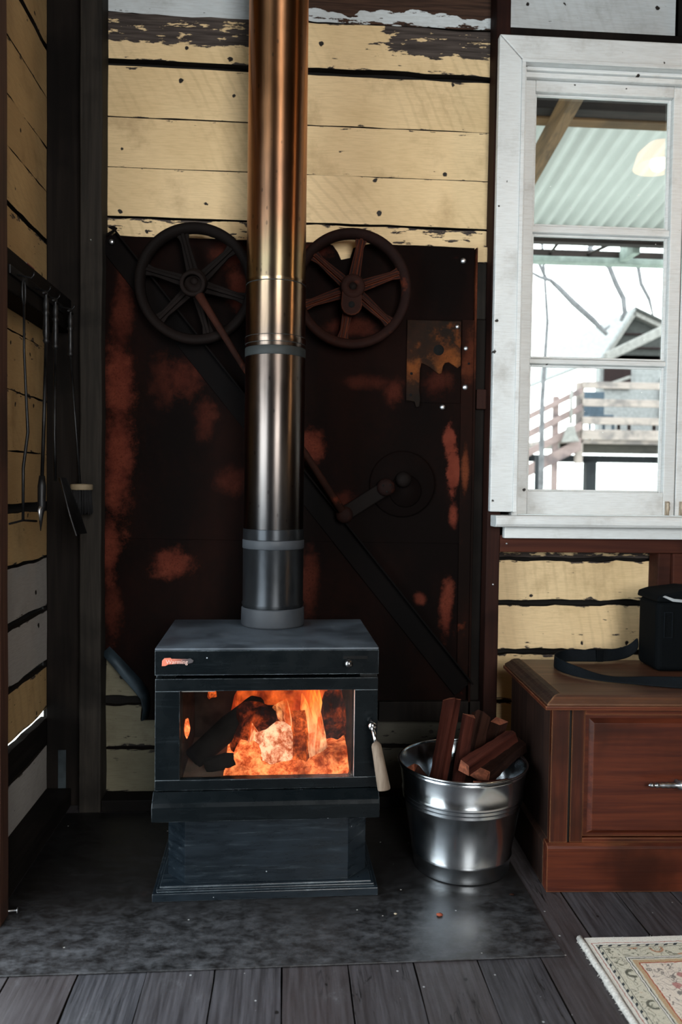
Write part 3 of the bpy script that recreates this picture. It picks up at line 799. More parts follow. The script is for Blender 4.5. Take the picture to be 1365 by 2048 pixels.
MB().prism([(-0.225, 0.030), (0.228, 0.030), (0.284, 0.092), (0.284, 0.36), (0.22, 0.42), (-0.22, 0.42), (-0.278, 0.36), (-0.278, 0.092)], 0.034, 0.245, 'z').build('pedestal', BLKPED, st, 0.0015)
MB().prism([(-0.016, 0.226), (-0.016, 0.266), (-0.010, 0.276), (0.016, 0.297), (0.40, 0.297), (0.40, 0.226)], -0.311, 0.309, 'x').build('ash_shelf', BLK, st, 0.003)
body = MB()
body.box(-0.3065, -0.255, 0.040, 0.46, 0.2975, 0.685)
body.box(0.255, 0.3035, 0.040, 0.46, 0.2975, 0.685)
body.box(-0.255, 0.255, 0.425, 0.46, 0.2975, 0.685)
body.box(-0.255, 0.255, 0.040, 0.425, 0.2975, 0.318)
body.box(-0.255, 0.255, 0.040, 0.425, 0.590, 0.606)
body.box(-0.3065, 0.3035, 0.024, 0.42, 0.6175, 0.6865)
body.build('firebox_body', BLK, st, 0.0012)
MB().prism([(-0.307, 0.010), (0.304, 0.010), (0.304, 0.465), (-0.307, 0.465)], 0.6865, 0.6935, 'z').build('top_plate', BLKTOP, st, 0.003, segs=3)
MB().prism([(0.010, 0.6195), (0.024, 0.6195), (0.024, 0.6865), (0.010, 0.6865)], -0.3065, 0.3035, 'x').build('top_band', BLK, st, 0.0008)
# door
dr = MB()
dr.prism([(-0.3065, 0.300), (0.3035, 0.300), (0.3035, 0.329), (-0.3065, 0.329)], 0.016, 0.039)
dr.prism([(-0.3065, 0.574), (0.3035, 0.574), (0.3035, 0.608), (-0.3065, 0.608)], 0.016, 0.039)
dr.prism([(-0.3065, 0.329), (-0.240, 0.329), (-0.240, 0.574), (-0.3065, 0.574)], 0.016, 0.039)
dr.prism([(0.239, 0.329), (0.3035, 0.329), (0.3035, 0.574), (0.239, 0.574)], 0.016, 0.039)
door = dr.build('door', BLK, st, 0.0015)
mgl = bpy.data.materials.new('sooty_stove_glass')
mgl.use_nodes = True
nt = mgl.node_tree
nt.nodes.remove(nt.nodes['Principled BSDF'])
co = obj_co(nt)
soot = mth(nt, 'MULTIPLY', ramp(nt, noise(nt, scaled(nt, co, (3, 1, 3)), 2.2, 5, 0.6), 0.46, 0.70), 0.62)
tr = node(nt, 'BsdfTransparent', Color=mix(nt, soot, (0.95, 0.93, 0.9, 1), (0.25, 0.20, 0.17, 1)))
gl = node(nt, 'BsdfGlossy', Color=(1, 1, 1, 1), Roughness=0.04)
fr = node(nt, 'Fresnel', IOR=1.32)
mx = node(nt, 'MixShader', _0=fr.outputs[0], _1=tr.outputs[0], _2=gl.outputs[0])
nt.links.new(mx.outputs[0], nt.nodes['Material Output'].inputs[0])
MB().box(-0.242, 0.241, 0.030, 0.034, 0.327, 0.576).build('door_glass', mgl, door)
GASK = plain('rope_gasket', (0.35, 0.33, 0.30), 0.9)
gm = MB()
for i in range(26):
    x = -0.236 + i * 0.0035
    gm.tube([(x, 0.0255, 0.5705), (x + 0.003, 0.0275, 0.5735)], 0.0017, 6)
g_ = gm.build('gasket', GASK, door)
g_['kind'] = 'stuff'
MB().box(0.2382, 0.2392, 0.0155, 0.030, 0.331, 0.572).build('glass_trim', GALV, door)
# air slide and badge
MB().box(0.205, 0.272, 0.0090, 0.0105, 0.6615, 0.6695).build('air_slot', BLACKHOLE, st)
MB().tube([(0.217, 0.010, 0.660), (0.217, -0.012, 0.657)], 0.004, 10).build('air_slide', CHROME, st)
MB().lathe([(0.0, -0.030), (0.008, -0.029), (0.011, -0.024), (0.011, -0.014), (0.007, -0.008), (0.004, -0.004)], 20, 'y', (0.217, 0, 0.655)).build('air_knob', metal_mat('knob_steel', (0.22, 0.22, 0.22), 0.25, 0.2), st)
BADGE, nt, b = new_mat('badge_red')
bx_ = ramp(nt, mth(nt, 'ADD', node(nt, 'SeparateXYZ', _0=obj_co(nt)).outputs[0], mth(nt, 'MULTIPLY', noise(nt, obj_co(nt), 120, 4), 0.02)), -0.262, -0.205)
setb(nt, b, Base_Color=mix(nt, bx_, (0.46, 0.12, 0.07, 1), (0.035, 0.030, 0.032, 1)), Roughness=0.4)
BADGET = plain('badge_letters', (0.62, 0.42, 0.36), 0.45, 0.3)
bd = [(-0.288, 0.6455), (-0.278, 0.646), (-0.270, 0.650), (-0.236, 0.652), (-0.222, 0.6505), (-0.206, 0.654), (-0.203, 0.660), (-0.212, 0.666), (-0.22, 0.6645), (-0.262, 0.6650), (-0.265, 0.6675), (-0.281, 0.667), (-0.287, 0.660)]
bg2 = MB().prism(bd, 0.0075, 0.0102).build('badge', BADGE, st, 0.0004)
tcu = bpy.data.curves.new('lettering', 'FONT')
tcu.body = 'Warming'
tcu.size = 0.0155
tcu.extrude = 0.0004
to_ = bpy.data.objects.new('lettering', tcu)
COL.objects.link(to_)
dg = bpy.context.evaluated_depsgraph_get()
dg.update()
tm = bpy.data.meshes.new_from_object(to_.evaluated_get(dg))
bpy.data.objects.remove(to_)
tm.materials.clear()
tm.materials.append(BADGET)
lt = bpy.data.objects.new('lettering', tm)
COL.objects.link(lt)
lt.parent = bg2
lt.location = (-0.277, 0.0070, 0.6515)
lt.rotation_euler = (radians(90), 0, 0)
# door handle with wooden grip
h_ = MB().tube([(0.284, 0.016, 0.484), (0.284, -0.022, 0.484)], 0.007, 14).build('handle_pin', CHROME, st)
MB().lathe([(0.0, -0.032), (0.010, -0.031), (0.0115, -0.027), (0.0115, -0.018), (0.009, -0.016)], 18, 'y', (0.284, 0, 0.484)).build('handle_boss', CHROME, st)
hs = MB().tube([(0.284, -0.026, 0.482), (0.288, -0.042, 0.462), (0.291, -0.052, 0.442)], [0.0055, 0.0055, 0.006], 12).build('handle_stem', CHROME, st)
MB().tube([(0.2905, -0.050, 0.443), (0.2915, -0.054, 0.440), (0.305, -0.066, 0.365), (0.3115, -0.072, 0.329), (0.312, -0.0725, 0.326)], [0.011, 0.0135, 0.0165, 0.0175, 0.0165], 20).build('handle_grip', SILW, st)

# ----- inside the fire box
BRICK = plain('fire_brick', (0.030, 0.022, 0.018), 0.95, var=0.25, spec=0.05)
br_ = MB()
br_.box(-0.255, -0.235, 0.045, 0.42, 0.319, 0.589)
br_.box(0.235, 0.255, 0.045, 0.42, 0.319, 0.589)
br_.box(-0.235, 0.235, 0.400, 0.424, 0.319, 0.589)
br_.build('brick_lining', BRICK, st, 0.002)
EMB = emit('embers', (0.75, 0.085, 0.014), (1.0, 0.28, 0.09), 2.4, 34)
EMB_HOT = emit('glowing_chunk', (1.0, 0.16, 0.035), (1.0, 0.56, 0.34), 1.7, 30, 0.36, 0.60)
EMB_LOG = emit('burning_log', (0.40, 0.045, 0.008), (0.95, 0.17, 0.028), 1.5, 30)
EMB_DULL = emit('dull_glow', (0.03, 0.004, 0.002), (0.75, 0.10, 0.018), 1.3, 16, 0.42, 0.75)
CHAR = plain('charred_wood', (0.004, 0.0035, 0.003), 0.9, var=0.3, spec=0.05, scale=40)
def lump(name, m, parent, c, r, seed, sub=3, amp=0.28):
    bm = bmesh.new()
    bmesh.ops.create_icosphere(bm, subdivisions=sub, radius=1.0)
    for v in bm.verts:
        k = 1 + amp * mnoise.noise(v.co * 1.7 + Vector((seed, 0, 0))) + amp * .5 * mnoise.noise(v.co * 4.5 + Vector((0, seed, 0)))
        v.co = Vector((c[0] + v.co.x * r[0] * k, c[1] + v.co.y * r[1] * k, c[2] + v.co.z * r[2] * k))
    me = bpy.data.meshes.new(name)
    for f in bm.faces:
        f.smooth = True
    bm.to_mesh(me); bm.free()
    me.materials.append(m)
    o = bpy.data.objects.new(name, me)
    COL.objects.link(o)
    if parent:
        o.parent = parent
    return o
random.seed(4)
# bed of embers: a bumpy mound, highest on the right
eb = MB()
NX, NY = 56, 16
gv = []
for j in range(NY + 1):
    row = []
    for i in range(NX + 1):
        x = -0.125 + 0.357 * i / NX
        y = 0.055 + 0.33 * j / NY
        z = 0.322 + 0.018 + 0.030 * max(0, (x + 0.05) / 0.28) + 0.014 * mnoise.noise(Vector((x * 40, y * 40, 1))) + 0.02 * (j / NY)
        if x > 0.12:
            z += 0.035 * min(1, (x - 0.12) / 0.05) * (0.4 + 0.6 * j / NY)
        row.append(eb.bm.verts.new((x, y, z if 0 < i < NX and 0 < j else 0.320)))
    gv.append(row)
for j in range(NY):
    for i in range(NX):
        eb.bm.faces.new([gv[j][i], gv[j][i + 1], gv[j + 1][i + 1], gv[j + 1][i]])
eo = eb.build('ember_bed', EMB, st, smooth=True)
eo['kind'] = 'stuff'
MB().box(-0.235, 0.235, 0.042, 0.40, 0.3185, 0.324).build('ash_layer', plain('pale_ash', (0.13, 0.10, 0.08), 0.95), st)
def char_log(path, rs, m, seed):
    q = MB().tube(path, rs, 14)
    for v in q.bm.verts:
        v.co += Vector((mnoise.noise(v.co * 30 + Vector((seed, 0, 0))), mnoise.noise(v.co * 30 + Vector((0, seed, 0))), mnoise.noise(v.co * 30 + Vector((0, 0, seed))))) * 0.010
    return q.build('burning_log', m, st, smooth=True)
char_log([(-0.21, 0.13, 0.350), (-0.17, 0.16, 0.375), (-0.11, 0.20, 0.415), (-0.05, 0.25, 0.455), (-0.03, 0.27, 0.47)], [0.030, 0.036, 0.038, 0.036, 0.028], CHAR, 1.0)
char_log([(-0.17, 0.10, 0.338), (-0.12, 0.10, 0.348), (-0.06, 0.105, 0.352)], [0.018, 0.022, 0.020], CHAR, 3.0)
lump('burning_log', EMB_DULL, st, (-0.03, 0.20, 0.405), (0.085, 0.055, 0.090), 2.0)
lump('burning_log', EMB_HOT, st, (0.018, 0.115, 0.388), (0.062, 0.035, 0.060), 3.0, amp=0.45)
lump('burning_log', EMB_HOT, st, (0.050, 0.105, 0.402), (0.022, 0.020, 0.046), 4.6, amp=0.35)
lump('burning_log', EMB, st, (-0.055, 0.10, 0.362), (0.042, 0.028, 0.044), 5.0, amp=0.4)
MB().tube([(0.098, 0.095, 0.324), (0.094, 0.11, 0.40), (0.088, 0.13, 0.485)], [0.026, 0.025, 0.020], 12).build('burning_log', EMB_LOG, st)
lump('burning_log', EMB_DULL, st, (0.195, 0.20, 0.44), (0.035, 0.05, 0.10), 7.0)
lump('ember', EMB, st, (-0.226, 0.075, 0.455), (0.008, 0.012, 0.026), 8.0)
lump('ember', EMB_LOG, st, (-0.178, 0.36, 0.478), (0.012, 0.02, 0.018), 9.0, amp=0.6)  # glowing lump added to imitate a blurred reflection in the door glass
# flames: tapered tongues, brighter and denser at the root
mfl = bpy.data.materials.new('flame')
mfl.use_nodes = True
nt = mfl.node_tree
nt.nodes.remove(nt.nodes['Principled BSDF'])
co = obj_co(nt)
uvz = node(nt, 'SeparateXYZ', _0=co).outputs[2]
hgt = ramp(nt, uvz, 0.34, 0.56)
stv = noise(nt, scaled(nt, co, (1, 1, 0.22)), 46, 4, 0.6, 0.8)
fc = mix(nt, hgt, (1.0, 0.52, 0.28, 1), (1.0, 0.25, 0.02, 1))
fc = mix(nt, ramp(nt, stv, 0.40, 0.62), fc, (1.0, 0.10, 0.01, 1))
em = node(nt, 'Emission', Color=fc, Strength=ramp(nt, stv, 0.3, 0.7, 2.2, 1.1))
al = mth(nt, 'MULTIPLY', ramp(nt, stv, 0.30, 0.60, 0.85, 0.25), ramp(nt, uvz, 0.50, 0.60, 1.0, 0.55))
mx = node(nt, 'MixShader', _0=al, _1=node(nt, 'BsdfTransparent').outputs[0], _2=em.outputs[0])
nt.links.new(mx.outputs[0], nt.nodes['Material Output'].inputs[0])
def flame(path, rs, flat=0.45, m=None):
    f = MB().tube(path, rs, 14)
    c0 = Vector(path[0])
    for v in f.bm.verts:
        v.co.y = c0.y + (v.co.y - c0.y) * flat
    return f.build('flame', m or mfl, st, smooth=True)
flame([(0.140, 0.10, 0.335), (0.141, 0.10, 0.38), (0.140, 0.10, 0.43), (0.135, 0.10, 0.48), (0.126, 0.10, 0.53), (0.112, 0.10, 0.575), (0.108, 0.10, 0.588)], [0.034, 0.032, 0.024, 0.018, 0.014, 0.011, 0.004])
flame([(0.122, 0.13, 0.42), (0.112, 0.13, 0.46), (0.104, 0.13, 0.50), (0.098, 0.13, 0.535)], [0.014, 0.016, 0.012, 0.002])
flame([(0.138, 0.12, 0.47), (0.142, 0.12, 0.51), (0.134, 0.12, 0.55), (0.126, 0.12, 0.585)], [0.012, 0.014, 0.012, 0.004])
flame([(0.02, 0.20, 0.36), (0.03, 0.20, 0.43), (0.04, 0.2, 0.47), (0.055, 0.2, 0.50)], [0.05, 0.045, 0.028, 0.003])
flame([(-0.05, 0.14, 0.34), (-0.045, 0.14, 0.38), (-0.04, 0.14, 0.42), (-0.05, 0.14, 0.45)], [0.02, 0.018, 0.012, 0.002])
mfr = bpy.data.materials.new('red_flame')
mfr.use_nodes = True
nt = mfr.node_tree
nt.nodes.remove(nt.nodes['Principled BSDF'])
co = obj_co(nt)
stv = noise(nt, scaled(nt, co, (1, 1, 0.45)), 22, 5, 0.6, 0.6)
em = node(nt, 'Emission', Color=mix(nt, ramp(nt, stv, 0.35, 0.65), (0.85, 0.13, 0.018, 1), (0.42, 0.035, 0.006, 1)), Strength=1.7)
al = mth(nt, 'MULTIPLY', ramp(nt, stv, 0.36, 0.66, 0.92, 0.25), ramp(nt, node(nt, 'SeparateXYZ', _0=co).outputs[2], 0.42, 0.57, 1.0, 0.12))
mx = node(nt, 'MixShader', _0=al, _1=node(nt, 'BsdfTransparent').outputs[0], _2=em.outputs[0])
nt.links.new(mx.outputs[0], nt.nodes['Material Output'].inputs[0])
flame([(0.03, 0.31, 0.33), (0.03, 0.31, 0.40), (0.035, 0.31, 0.47), (0.04, 0.31, 0.54), (0.05, 0.31, 0.585)], [0.15, 0.155, 0.145, 0.11, 0.05], 0.25, mfr)
flame([(0.12, 0.26, 0.34), (0.13, 0.26, 0.43), (0.16, 0.26, 0.52), (0.17, 0.26, 0.585)], [0.08, 0.08, 0.06, 0.03], 0.25, mfr)
pl = bpy.data.lights.new('fire_glow', 'POINT')
pl.energy = 1.3
pl.color = (1.0, 0.34, 0.10)
pl.shadow_soft_size = 0.05
po = bpy.data.objects.new('fire_glow', pl)
COL.objects.link(po)
po.parent = st
po.location = (0.06, 0.22, 0.50)

# ================================================================== FLUE PIPE
def pipe_mat(name, stops, rough=0.38):
    """heat-tinted stainless: tint follows the height of the pipe"""
    m, nt, b = new_mat(name)
    co = obj_co(nt)
    z = node(nt, 'SeparateXYZ', _0=co).outputs[2]
    n1 = noise(nt, scaled(nt, co, (30, 30, 1.6)), 2.0, 6, 0.65)
    n2 = noise(nt, scaled(nt, co, (1, 1, 0.6)), 7, 5, 0.6)
    zz_ = mth(nt, 'ADD', z, mth(nt, 'MULTIPLY', mth(nt, 'SUBTRACT', n2, 0.5), 0.30))
    cr = nt.nodes.new('ShaderNodeValToRGB')
    nt.links.new(ramp(nt, zz_, 0.7, 3.1), cr.inputs[0])
    cr.color_ramp.interpolation = 'EASE'
    el = cr.color_ramp.elements
    while len(el) < len(stops):
        el.new(0.5)
    for e, (h, c) in zip(el, stops):
        u = (h - 0.7) / 2.4
        e.position = u * u * (3 - 2 * u)
        e.color = (*c, 1)
    col = mix(nt, ramp(nt, n1, 0.35, 0.7, 0, 0.35), cr.outputs[0], (0.10, 0.075, 0.06, 1))
    sp2 = node(nt, 'TexVoronoi', Vector=scaled(nt, co, (1, 1, 0.5)), Scale=70.0)
    gt = mth(nt, 'GREATER_THAN', node(nt, 'SeparateColor', _0=sp2.outputs['Color']).outputs[0], 0.90)
    col = mix(nt, mth(nt, 'MULTIPLY', gt, ramp(nt, sp2.outputs['Distance'], 0.15, 0.3, 0.5, 0)), col, (0.06, 0.05, 0.045, 1))
    setb(nt, b, Base_Color=col, Metallic=1.0, Roughness=ramp(nt, n2, 0.3, 0.7, rough * .9, rough * 1.15), Anisotropic=1.0, Anisotropic_Rotation=0.25,
         Tangent=node(nt, 'Tangent', {'direction_type': 'RADIAL', 'axis': 'Z'}).outputs[0])
    return m
PIPE = pipe_mat('heat_tinted_steel', [(0.98, (0.17, 0.165, 0.165)), (1.30, (0.27, 0.235, 0.215)), (1.55, (0.36, 0.29, 0.25)), (1.68, (0.50, 0.36, 0.25)), (1.80, (0.52, 0.40, 0.24)), (1.98, (0.58, 0.31, 0.18)), (2.35, (0.66, 0.31, 0.14)), (3.0, (0.66, 0.32, 0.15))])
PBLK = metal_mat('flue_black_paint', (0.045, 0.050, 0.056), 0.40, 0.25, streak=(1, 1, 0.4), metallic=0.75, aniso=0.9)
PGREY = metal_mat('flue_collar_grey', (0.040, 0.045, 0.052), 0.55, 0.12, metallic=0.0, spec=0.25)
PBAND = plain('flue_band_dark', (0.020, 0.024, 0.024), 0.6)
fp = thing('flue_pipe', 'tall round flue pipe, black at its foot and copper-tinted above, rising from the stove top', 'flue pipe', (-0.042, -0.315, 0))
def ring(name, m, prof):
    return MB().lathe(prof, 72, 'z').build(name, m, fp)
ring('collar', PGREY, [(0.099, 0.6985), (0.1005, 0.704), (0.0995, 0.752), (0.0975, 0.757), (0.09, 0.757)])
ring('pipe_section', PBLK, [(0.0965, 0.757), (0.0965, 0.762), (0.0985, 0.766), (0.0985, 0.770), (0.0960, 0.774), (0.0962, 0.942), (0.09, 0.942)])
ring('joint_band', PGREY, [(0.0965, 0.942), (0.0978, 0.944), (0.0978, 0.968), (0.0968, 0.970), (0.09, 0.970)])
ring('joint_band', PBLK, [(0.0962, 0.970), (0.0965, 0.972), (0.0965, 1.002), (0.0955, 1.004), (0.09, 1.004)])
ring('pipe_section', PIPE, [(0.0945, 1.004), (0.0945, 1.540), (0.09, 1.540)])
ring('joint_band', PBAND, [(0.0945, 1.540), (0.0955, 1.542), (0.0955, 1.566), (0.0945, 1.568), (0.09, 1.568)])
ring('pipe_section', PIPE, [(0.0938, 1.568), (0.0938, 1.580), (0.0955, 1.5815), (0.0955, 1.5995), (0.0938, 1.601), (0.0935, 1.758), (0.0925, 1.762), (0.0925, 1.768), (0.0945, 1.771), (0.0945, 1.777), (0.0925, 1.780), (0.0918, 3.099)])
ring('seam_bead', PBAND, [(0.0938, 1.5785), (0.0952, 1.5800), (0.0938, 1.5812)])
ring('seam_bead', PBAND, [(0.0938, 1.6000), (0.0952, 1.6010), (0.0938, 1.6025)])
ring('seam_bead', PBAND, [(0.0924, 1.7635), (0.0938, 1.7650), (0.0924, 1.7665)])

# ================================================================== BUCKET
BUCK = metal_mat('bucket_zinc', (0.66, 0.71, 0.75), 0.20, 0.04, aniso=0.45, rel=0.0)
bk = thing('metal_bucket', 'shiny galvanised steel bucket of split firewood beside the stove', 'bucket', (0.538, -0.503, 0.0045))
H_ = 0.318
def br_r(z):
    return 0.140 + (0.192 - 0.140) * z / H_
pr = [(0.0, 0.012), (0.132, 0.012), (0.1365, 0.0), (0.1425, 0.0), (0.1435, 0.004), (0.1435, 0.012)]
for z in (0.045,):
    pr += [(br_r(z) + 0.001, z), (br_r(z) + 0.0035, z + 0.004), (br_r(z) + 0.001, z + 0.008)]
for z in (0.205, 0.217, 0.229):
    pr += [(br_r(z), z - 0.005), (br_r(z) + 0.0042, z), (br_r(z), z + 0.005)]
pr += [(br_r(0.30), 0.30), (br_r(H_), H_ - 0.006)]
inner = [(br_r(H_) - 0.002, H_ - 0.008), (br_r(0.2) - 0.002, 0.2), (br_r(0.02) - 0.003, 0.016), (0.0, 0.016)]
MB().lathe(pr + inner, 96, 'z').build('pail', BUCK, bk)
MB().lathe([(br_r(H_) + 0.0035 * cos(a), H_ - 0.003 + 0.0035 * sin(a)) for a in [2 * pi * i / 10 for i in range(10)]], 96, 'z', closed=True).build('rolled_rim', BUCK, bk)

# ----- firewood
LOGM = timber('split_log_red', (0.062, 0.0175, 0.0115), (0.018, 0.0055, 0.0042), rough=0.88, spec=0.05)
LOGD = timber('split_log_dark', (0.030, 0.0125, 0.0085), (0.010, 0.0048, 0.0035), rough=0.88, spec=0.05)
ENDM = plain('split_log_end', (0.24, 0.075, 0.038), 0.9, var=0.3, scale=60)
def log(label, a, b, w_, h_, m, seed, endm=None, twist=0.0):
    """a split billet: uneven five-sided section along a to b, frayed end"""
    random.seed(seed)
    a, b = Vector(a), Vector(b)
    d = b - a
    L = d.length
    q = d.to_track_quat('Z', 'Y')
    K = random.choice((4, 4, 5))
    ph = random.uniform(0, 6.28)
    sec = []
    for k in range(K):
        an = ph + 2 * pi * k / K + random.uniform(-0.35, 0.35)
        sec.append((cos(an) * w_ * random.uniform(0.52, 0.72), sin(an) * h_ * random.uniform(0.52, 0.72)))
    # a split face is rarely flat: an extra ridge along one side
    i_ = random.randrange(K)
    p_, q_ = sec[i_], sec[(i_ + 1) % K]
    sec.insert(i_ + 1, ((p_[0] * .55 + q_[0] * .45) * 0.86, (p_[1] * .55 + q_[1] * .45) * 0.86))
    K += 1
    mbb = MB()
    n = 14
    rings = []
    for i in range(n + 1):
        u = i / n
        rg = []
        tw = twist * (u - .5) + 0.25 * (u - .5) * (1 if seed % 2 else -1)
        for k, (x, y) in enumerate(sec):
            j = 1 + 0.16 * mnoise.noise(Vector((u * 4.0, k * 2.3, seed))) + 0.10 * mnoise.noise(Vector((u * 17.0, k * 5.3, seed)))
            z = u * L + (random.uniform(-0.010, 0.012) if i in (0, n) else 0)
            rg.append(mbb.bm.verts.new((x * j * cos(tw) - y * j * sin(tw), y * j * cos(tw) + x * j * sin(tw), z)))
        rings.append(rg)
    for i in range(n):
        for k in range(K):
            mbb.bm.faces.new([rings[i][k], rings[i][(k + 1) % K], rings[i + 1][(k + 1) % K], rings[i + 1][k]])
    mbb.bm.faces.new(rings[0][::-1])
    mbb.bm.faces.new(rings[-1])
    o = mbb.build('firewood_log', m, None, 0.0012, segs=1)
    o.rotation_euler = q.to_euler()
    o.location = a
    o.data.materials.append(endm or ENDM)
    for p in o.data.polygons:
        if len(p.vertices) > 4:
            p.material_index = 1
    return tag(o, label, 'firewood', 'split firewood in the bucket')
log('tallest split log standing at the left of the bucket', (0.425, -0.555, 0.10), (0.512, -0.450, 0.490), 0.042, 0.044, LOGM, 3)
log('second red-brown split log leaning against the tallest one', (0.478, -0.590, 0.10), (0.560, -0.485, 0.445), 0.036, 0.042, LOGM, 5)
log('dark split log standing in the middle of the bucket behind the others', (0.510, -0.50, 0.09), (0.617, -0.415, 0.432), 0.052, 0.042, LOGD, 8)
log('dark split log leaning to the right at the back of the bucket', (0.560, -0.460, 0.09), (0.678, -0.400, 0.405), 0.046, 0.042, LOGD, 11)
log('red split log lying on top of the pile with its end facing the room', (0.516, -0.625, 0.338), (0.703, -0.460, 0.378), 0.044, 0.038, LOGM, 14)
log('dark brown log jutting out over the right rim of the bucket', (0.582, -0.560, 0.288), (0.730, -0.435, 0.340), 0.058, 0.042, LOGD, 17)
log('small red log end low at the front of the bucket', (0.546, -0.650, 0.292), (0.665, -0.54, 0.255), 0.030, 0.042, LOGM, 20)
log('short log sunk low at the left inside the bucket', (0.392, -0.47, 0.288), (0.50, -0.44, 0.16), 0.038, 0.034, LOGD, 23)

# ================================================================== CHEST
CHF = timber('chest_front_wood', (0.092, 0.0215, 0.0095), (0.042, 0.0095, 0.0058), axis='x', rough=0.36, spec=0.25, worn=(0.30, 0.13, 0.055), smudge=0.85)
CHV = timber('chest_stile_wood', (0.085, 0.020, 0.0085), (0.028, 0.0070, 0.0045), axis='z', rough=0.36, spec=0.25, worn=(0.36, 0.17, 0.07), smudge=0.85)
CHS = timber('chest_side_wood', (0.032, 0.014, 0.009), (0.013, 0.0065, 0.005), axis='z', rough=0.6, spec=0.2, worn=(0.30, 0.16, 0.08))
CHT = timber('chest_top_wood', (0.085, 0.034, 0.017), (0.040, 0.016, 0.009), axis='x', rough=0.45, spec=0.3, worn=(0.30, 0.15, 0.075))
GROOVE = plain('dark_groove', (0.006, 0.005, 0.004), 0.7)
PEWTER = metal_mat('pewter', (0.42, 0.46, 0.50), 0.32, 0.25)
ch = thing('wooden_chest', 'low dark red-brown wooden chest with a drawer under the window', 'chest', (0.745, -0.680, 0.0), (0, 0, radians(-2.0)))
W = 0.80
DP = 0.49
# plinth with a small moulded top
pf = [(-0.0, 0.0), (-0.0, 0.125), (0.004, 0.131), (0.012, 0.137), (0.04, 0.137), (0.04, 0.0)]
MB().prism(pf, 0.0, W, 'x').build('plinth_front', CHF, ch, 0.0015)
MB().prism([(-u, v) if False else (u, v) for u, v in pf], 0.040, DP, 'y').build('plinth_side', CHS, ch, 0.0015)
MB().prism([(W - u, v) for u, v in pf], 0.040, DP, 'y').build('plinth_side', CHS, ch, 0.0015)
# carcass: side boards, back, stiles, rails
MB().box(0.010, 0.030, 0.034, DP - 0.012, 0.137, 0.524).build('side_panel', CHS, ch, 0.001)
MB().box(W - 0.030, W - 0.010, 0.034, DP - 0.012, 0.137, 0.524).build('side_panel', CHS, ch, 0.001)
MB().box(0.030, W - 0.030, DP - 0.03, DP - 0.012, 0.137, 0.524).build('back_panel', CHS, ch)
for x0 in (0.009, W - 0.104):
    MB().box(x0, x0 + 0.051, 0.012, 0.034, 0.137, 0.524).build('stile', CHV, ch, 0.002)
    MB().box(x0 + 0.058, x0 + 0.095, 0.014, 0.034, 0.137, 0.524).build('stile', CHV, ch, 0.002)
    MB().box(x0 + 0.051, x0 + 0.058, 0.020, 0.034, 0.137, 0.524).build('groove', GROOVE, ch)
MB().box(0.104, W - 0.104, 0.014, 0.034, 0.505, 0.524).build('rail', CHF, ch, 0.001)
MB().box(0.104, W - 0.104, 0.014, 0.034, 0.137, 0.150).build('rail', CHF, ch, 0.001)
MB().box(0.104, W - 0.104, 0.034, 0.040, 0.137, 0.524).build('drawer_recess', GROOVE, ch)
# drawer: frame with a raised and fielded panel
dw = MB()
x0, x1, z0, z1 = 0.1055, W - 0.1055, 0.152, 0.503
dw.box(x0, x1, 0.022, 0.033, z0, z1)
drawer = dw.build('drawer', CHF, ch, 0.001)
fp_ = MB()
o4 = [(x0 + 0.012, z0 + 0.010), (x1 - 0.012, z0 + 0.010), (x1 - 0.012, z1 - 0.010), (x0 + 0.012, z1 - 0.010)]
i4 = [(x0 + 0.024, z0 + 0.022), (x1 - 0.024, z0 + 0.022), (x1 - 0.024, z1 - 0.022), (x0 + 0.024, z1 - 0.022)]
OV = [fp_.bm.verts.new((x, 0.0215, z)) for x, z in o4]
IV = [fp_.bm.verts.new((x, 0.010, z)) for x, z in i4]
fp_.bm.faces.new(IV)
for k in range(4):
    fp_.bm.faces.new([OV[k], OV[(k + 1) % 4], IV[(k + 1) % 4], IV[k]])
fp_.build('raised_panel', CHF, drawer, 0.001)
hx, hz = 0.400, 0.316
prf = [(0.0, -0.125), (0.003, -0.123), (0.0065, -0.117), (0.0065, -0.111), (0.003, -0.108), (0.0075, -0.104), (0.0075, -0.098), (0.005, -0.092), (0.0085, -0.085), (0.0065, -0.078), (0.009, -0.070), (0.0065, -0.062),
       (0.0088, -0.055), (0.006, -0.046), (0.0125, -0.038), (0.0135, -0.031), (0.0125, -0.024), (0.0065, -0.017), (0.010, -0.008), (0.0108, 0.0)]
prf = prf + [(r, -h) for r, h in prf[-2::-1]]
hd = MB().lathe(prf, 18, 'x', (hx, -0.022, hz)).build('handle', PEWTER, drawer)
for s_ in (-1, 1):
    MB().tube([(hx + s_ * 0.031, 0.010, hz), (hx + s_ * 0.031, -0.02, hz)], 0.006, 12).build('handle_post', PEWTER, drawer)
# top: thin lower slab, bullnose moulding round three sides, and the board
MB().box(-0.018, W + 0.018, -0.016, DP, 0.525, 0.536).build('top_slab', CHF, ch, 0.002)
mp = [(-0.012, 0.5362), (-0.013, 0.541), (-0.006, 0.5455), (0.002, 0.549), (0.010, 0.5555), (0.020, 0.5590), (0.034, 0.5595), (0.040, 0.5575), (0.042, 0.5362)]
